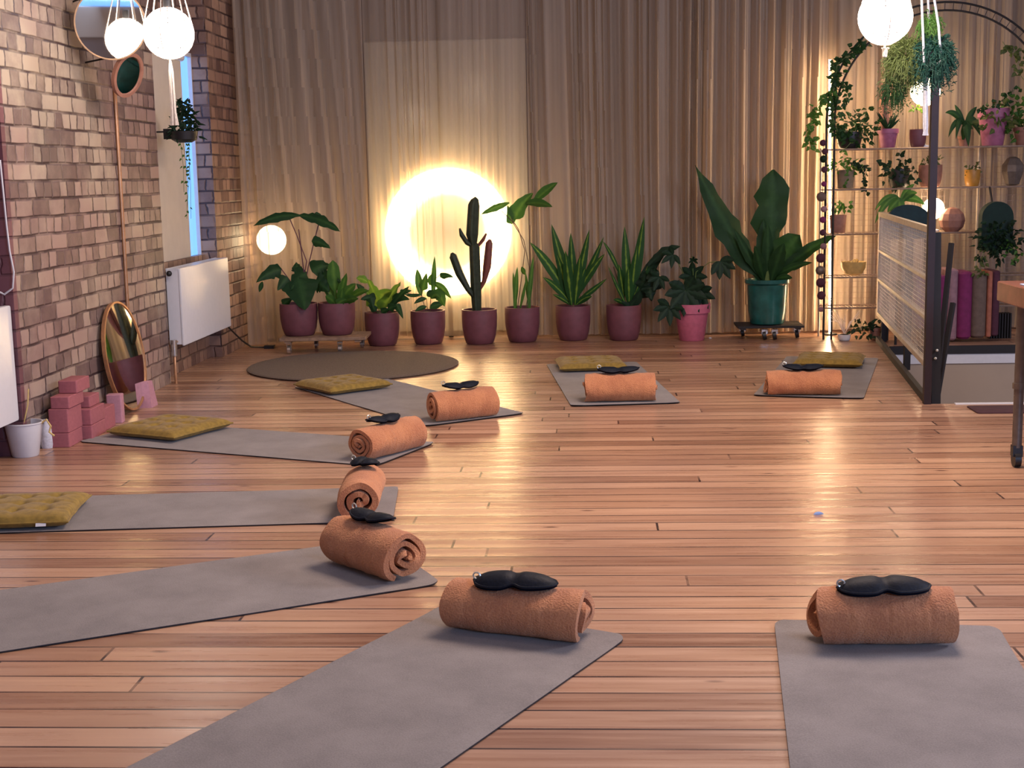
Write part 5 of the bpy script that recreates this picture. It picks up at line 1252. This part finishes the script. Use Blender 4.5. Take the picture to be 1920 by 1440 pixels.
# teal dome chair back behind the mesh
c = py(1703, 414, 10.88)
t = thing('chair', 'dark teal rounded chair back rising above the mesh railing', 'chair', (c.x, 10.72, 0))
b = MB(); u = 10.7 / F_PX
prof = [(-.155, 0), (-.16, .12)] + [(-.16 * math.cos(math.pi * k / 14), .16 + .105 * math.sin(math.pi * k / 14)) for k in range(15)] + [(.16, .12), (.155, 0)]
n = len(prof); zb = c.z - .14
b.add([(c.x + x, 10.90 + .05 * (x / .16) ** 2 * -1, zb + z) for x, z in prof] + [(c.x + x, 10.935 - .05 * (x / .16) ** 2, zb + z) for x, z in prof], [tuple(range(n)), tuple(range(2 * n - 1, n - 1, -1))] + [(i, i + n, (i + 1) % n + n, (i + 1) % n) for i in range(n)])
b.build('backrest', 'dark_teal', t, smooth=False)
b = MB(); b.rbox((c.x - .17, 10.56, .42), (c.x + .17, 10.93, .47), .06, axis=2); b.build('seat', 'dark_teal', t)
for sx in (-.14, .14):
    for yy in (10.6, 10.9):
        b = MB(); b.tube([(c.x + sx, yy, 0), (c.x + sx, yy, .42 if yy < 10.7 else zb + .02)], .011, 8); b.build('leg', 'black_metal', t)
# small floor plants beneath the shelf
c = py(1600, 618, 10.95); c.z = 0
t = thing('potted_palm', 'small pale branching plant on the floor under the shelf by the light strip', 'potted plant', (c.x - .08, 10.9, 0)); pot(t, (c.x - .08, 10.9, 0), .05, .05, 'white_enamel')
b = MB(); rnd = random.Random(4)
for k in range(16):
    a = rnd.uniform(-1.3, 1.3); p = Vector((c.x - .08, 10.9, .05)); b.tube([p, p + Vector((math.sin(a) * .06, rnd.uniform(-.03, .03), .10)), p + Vector((math.sin(a) * .14, rnd.uniform(-.05, .05), .10 + rnd.random() * .1))], .0025, 4)
b.build('branches', 'macrame_cord', t)
t = thing('potted_fern', 'dark low bushy plant in a clay pot on the floor beside the far railing post', 'potted plant', (c.x + .13, 10.93, 0)); pot(t, (c.x + .17, 10.93, 0), .06, .10, 'clay_pot', shape='flare'); bush(t, (c.x + .08, 10.88, .10), .14, .07, 46, 'leaf_dark', .05, 41)

# ------------------------------------------------------------ hanging fern in macrame
hc = py(1738, 105, 7.3)
t = thing('hanging_fern', 'blue-green bushy hanging plant in a white macrame hanger', 'hanging plant', hc)
b = MB(); b.lathe(hc + Vector((0, 0, -.06)), [(.02, 0), (.05, .01), (.06, .08), (.055, .08), (.0001, .07)], 20); b.build('pot', 'black_plastic', t)
u = 7.3 / F_PX
def clump(cx, cy, n, rx, rz, mat, seed, name, w=.003, dy=0):
    rnd = random.Random(seed); b = MB(); c0 = py(cx, cy, 7.3) + Vector((0, dy, 0))
    for k in range(n):
        v = Vector((rnd.gauss(0, 1), rnd.gauss(0, 1), rnd.gauss(.15, 1))).normalized()
        o = c0 + Vector((v.x * rx, v.y * rx * .8, v.z * rz)) * rnd.uniform(.05, .5)
        e = c0 + Vector((v.x * rx, v.y * rx * .8, v.z * rz)) * rnd.uniform(.75, 1.05) + Vector((0, 0, -rnd.uniform(.02, .09)))
        m = (o + e) / 2 + Vector((v.x * .02, v.y * .02, rnd.uniform(.02, .06)))
        b.leaf([o, m, e], w, 'lance', rnd.uniform(-1, 1), n=5)
        for q in (.5, .75, 1):
            p = o * (1 - q) ** 2 + m * 2 * q * (1 - q) + e * q * q; d = Vector((rnd.uniform(-1, 1), rnd.uniform(-1, .5), rnd.uniform(-1, .5))) * .022
            b.leaf([p, p + d * .5, p + d], w * .9, 'lance', 0, n=3)
    b.build(name, mat, t)
clump(1750, 102, 800, .125, .150, 'leaf_teal', 1, 'foliage')
clump(1703, 108, 620, .135, .165, 'leaf_olive', 2, 'light_foliage', .0026, .05)
clump(1678, 165, 150, .075, .10, 'leaf_deep', 4, 'trailing_foliage', .0026, .05)
clump(1743, 42, 160, .075, .085, 'leaf_mid', 3, 'crown_foliage', .0024)
b = MB()
for x0, x1, dy in ((1728, 1730, -.06), (1752, 1760, -.06), (1740, 1742, .08)):
    b.tube([py(x0, -160, 7.3), py(x0, 0, 7.3 + dy * .4), py(x1, 50, 7.3 + dy), hc + Vector(((x1 - 1740) * u, dy, -.03)), hc + Vector((0, 0, -.08))], .006, 6)
for k in range(10):
    w = k * 2.4; q = .004 + .003 * (k % 3)
    b.tube([hc + Vector((0, 0, -.07)), hc + Vector((math.cos(w) * q - .006, math.sin(w) * q, -.14)), py(1733 + (k % 5), 235, 7.3) + Vector((math.cos(w) * q, math.sin(w) * q, 0)), py(1731 + (k % 5) * 2.2, 254, 7.3)], .0045, 5)
b.build('macrame_hanger', 'grey_cord', t)
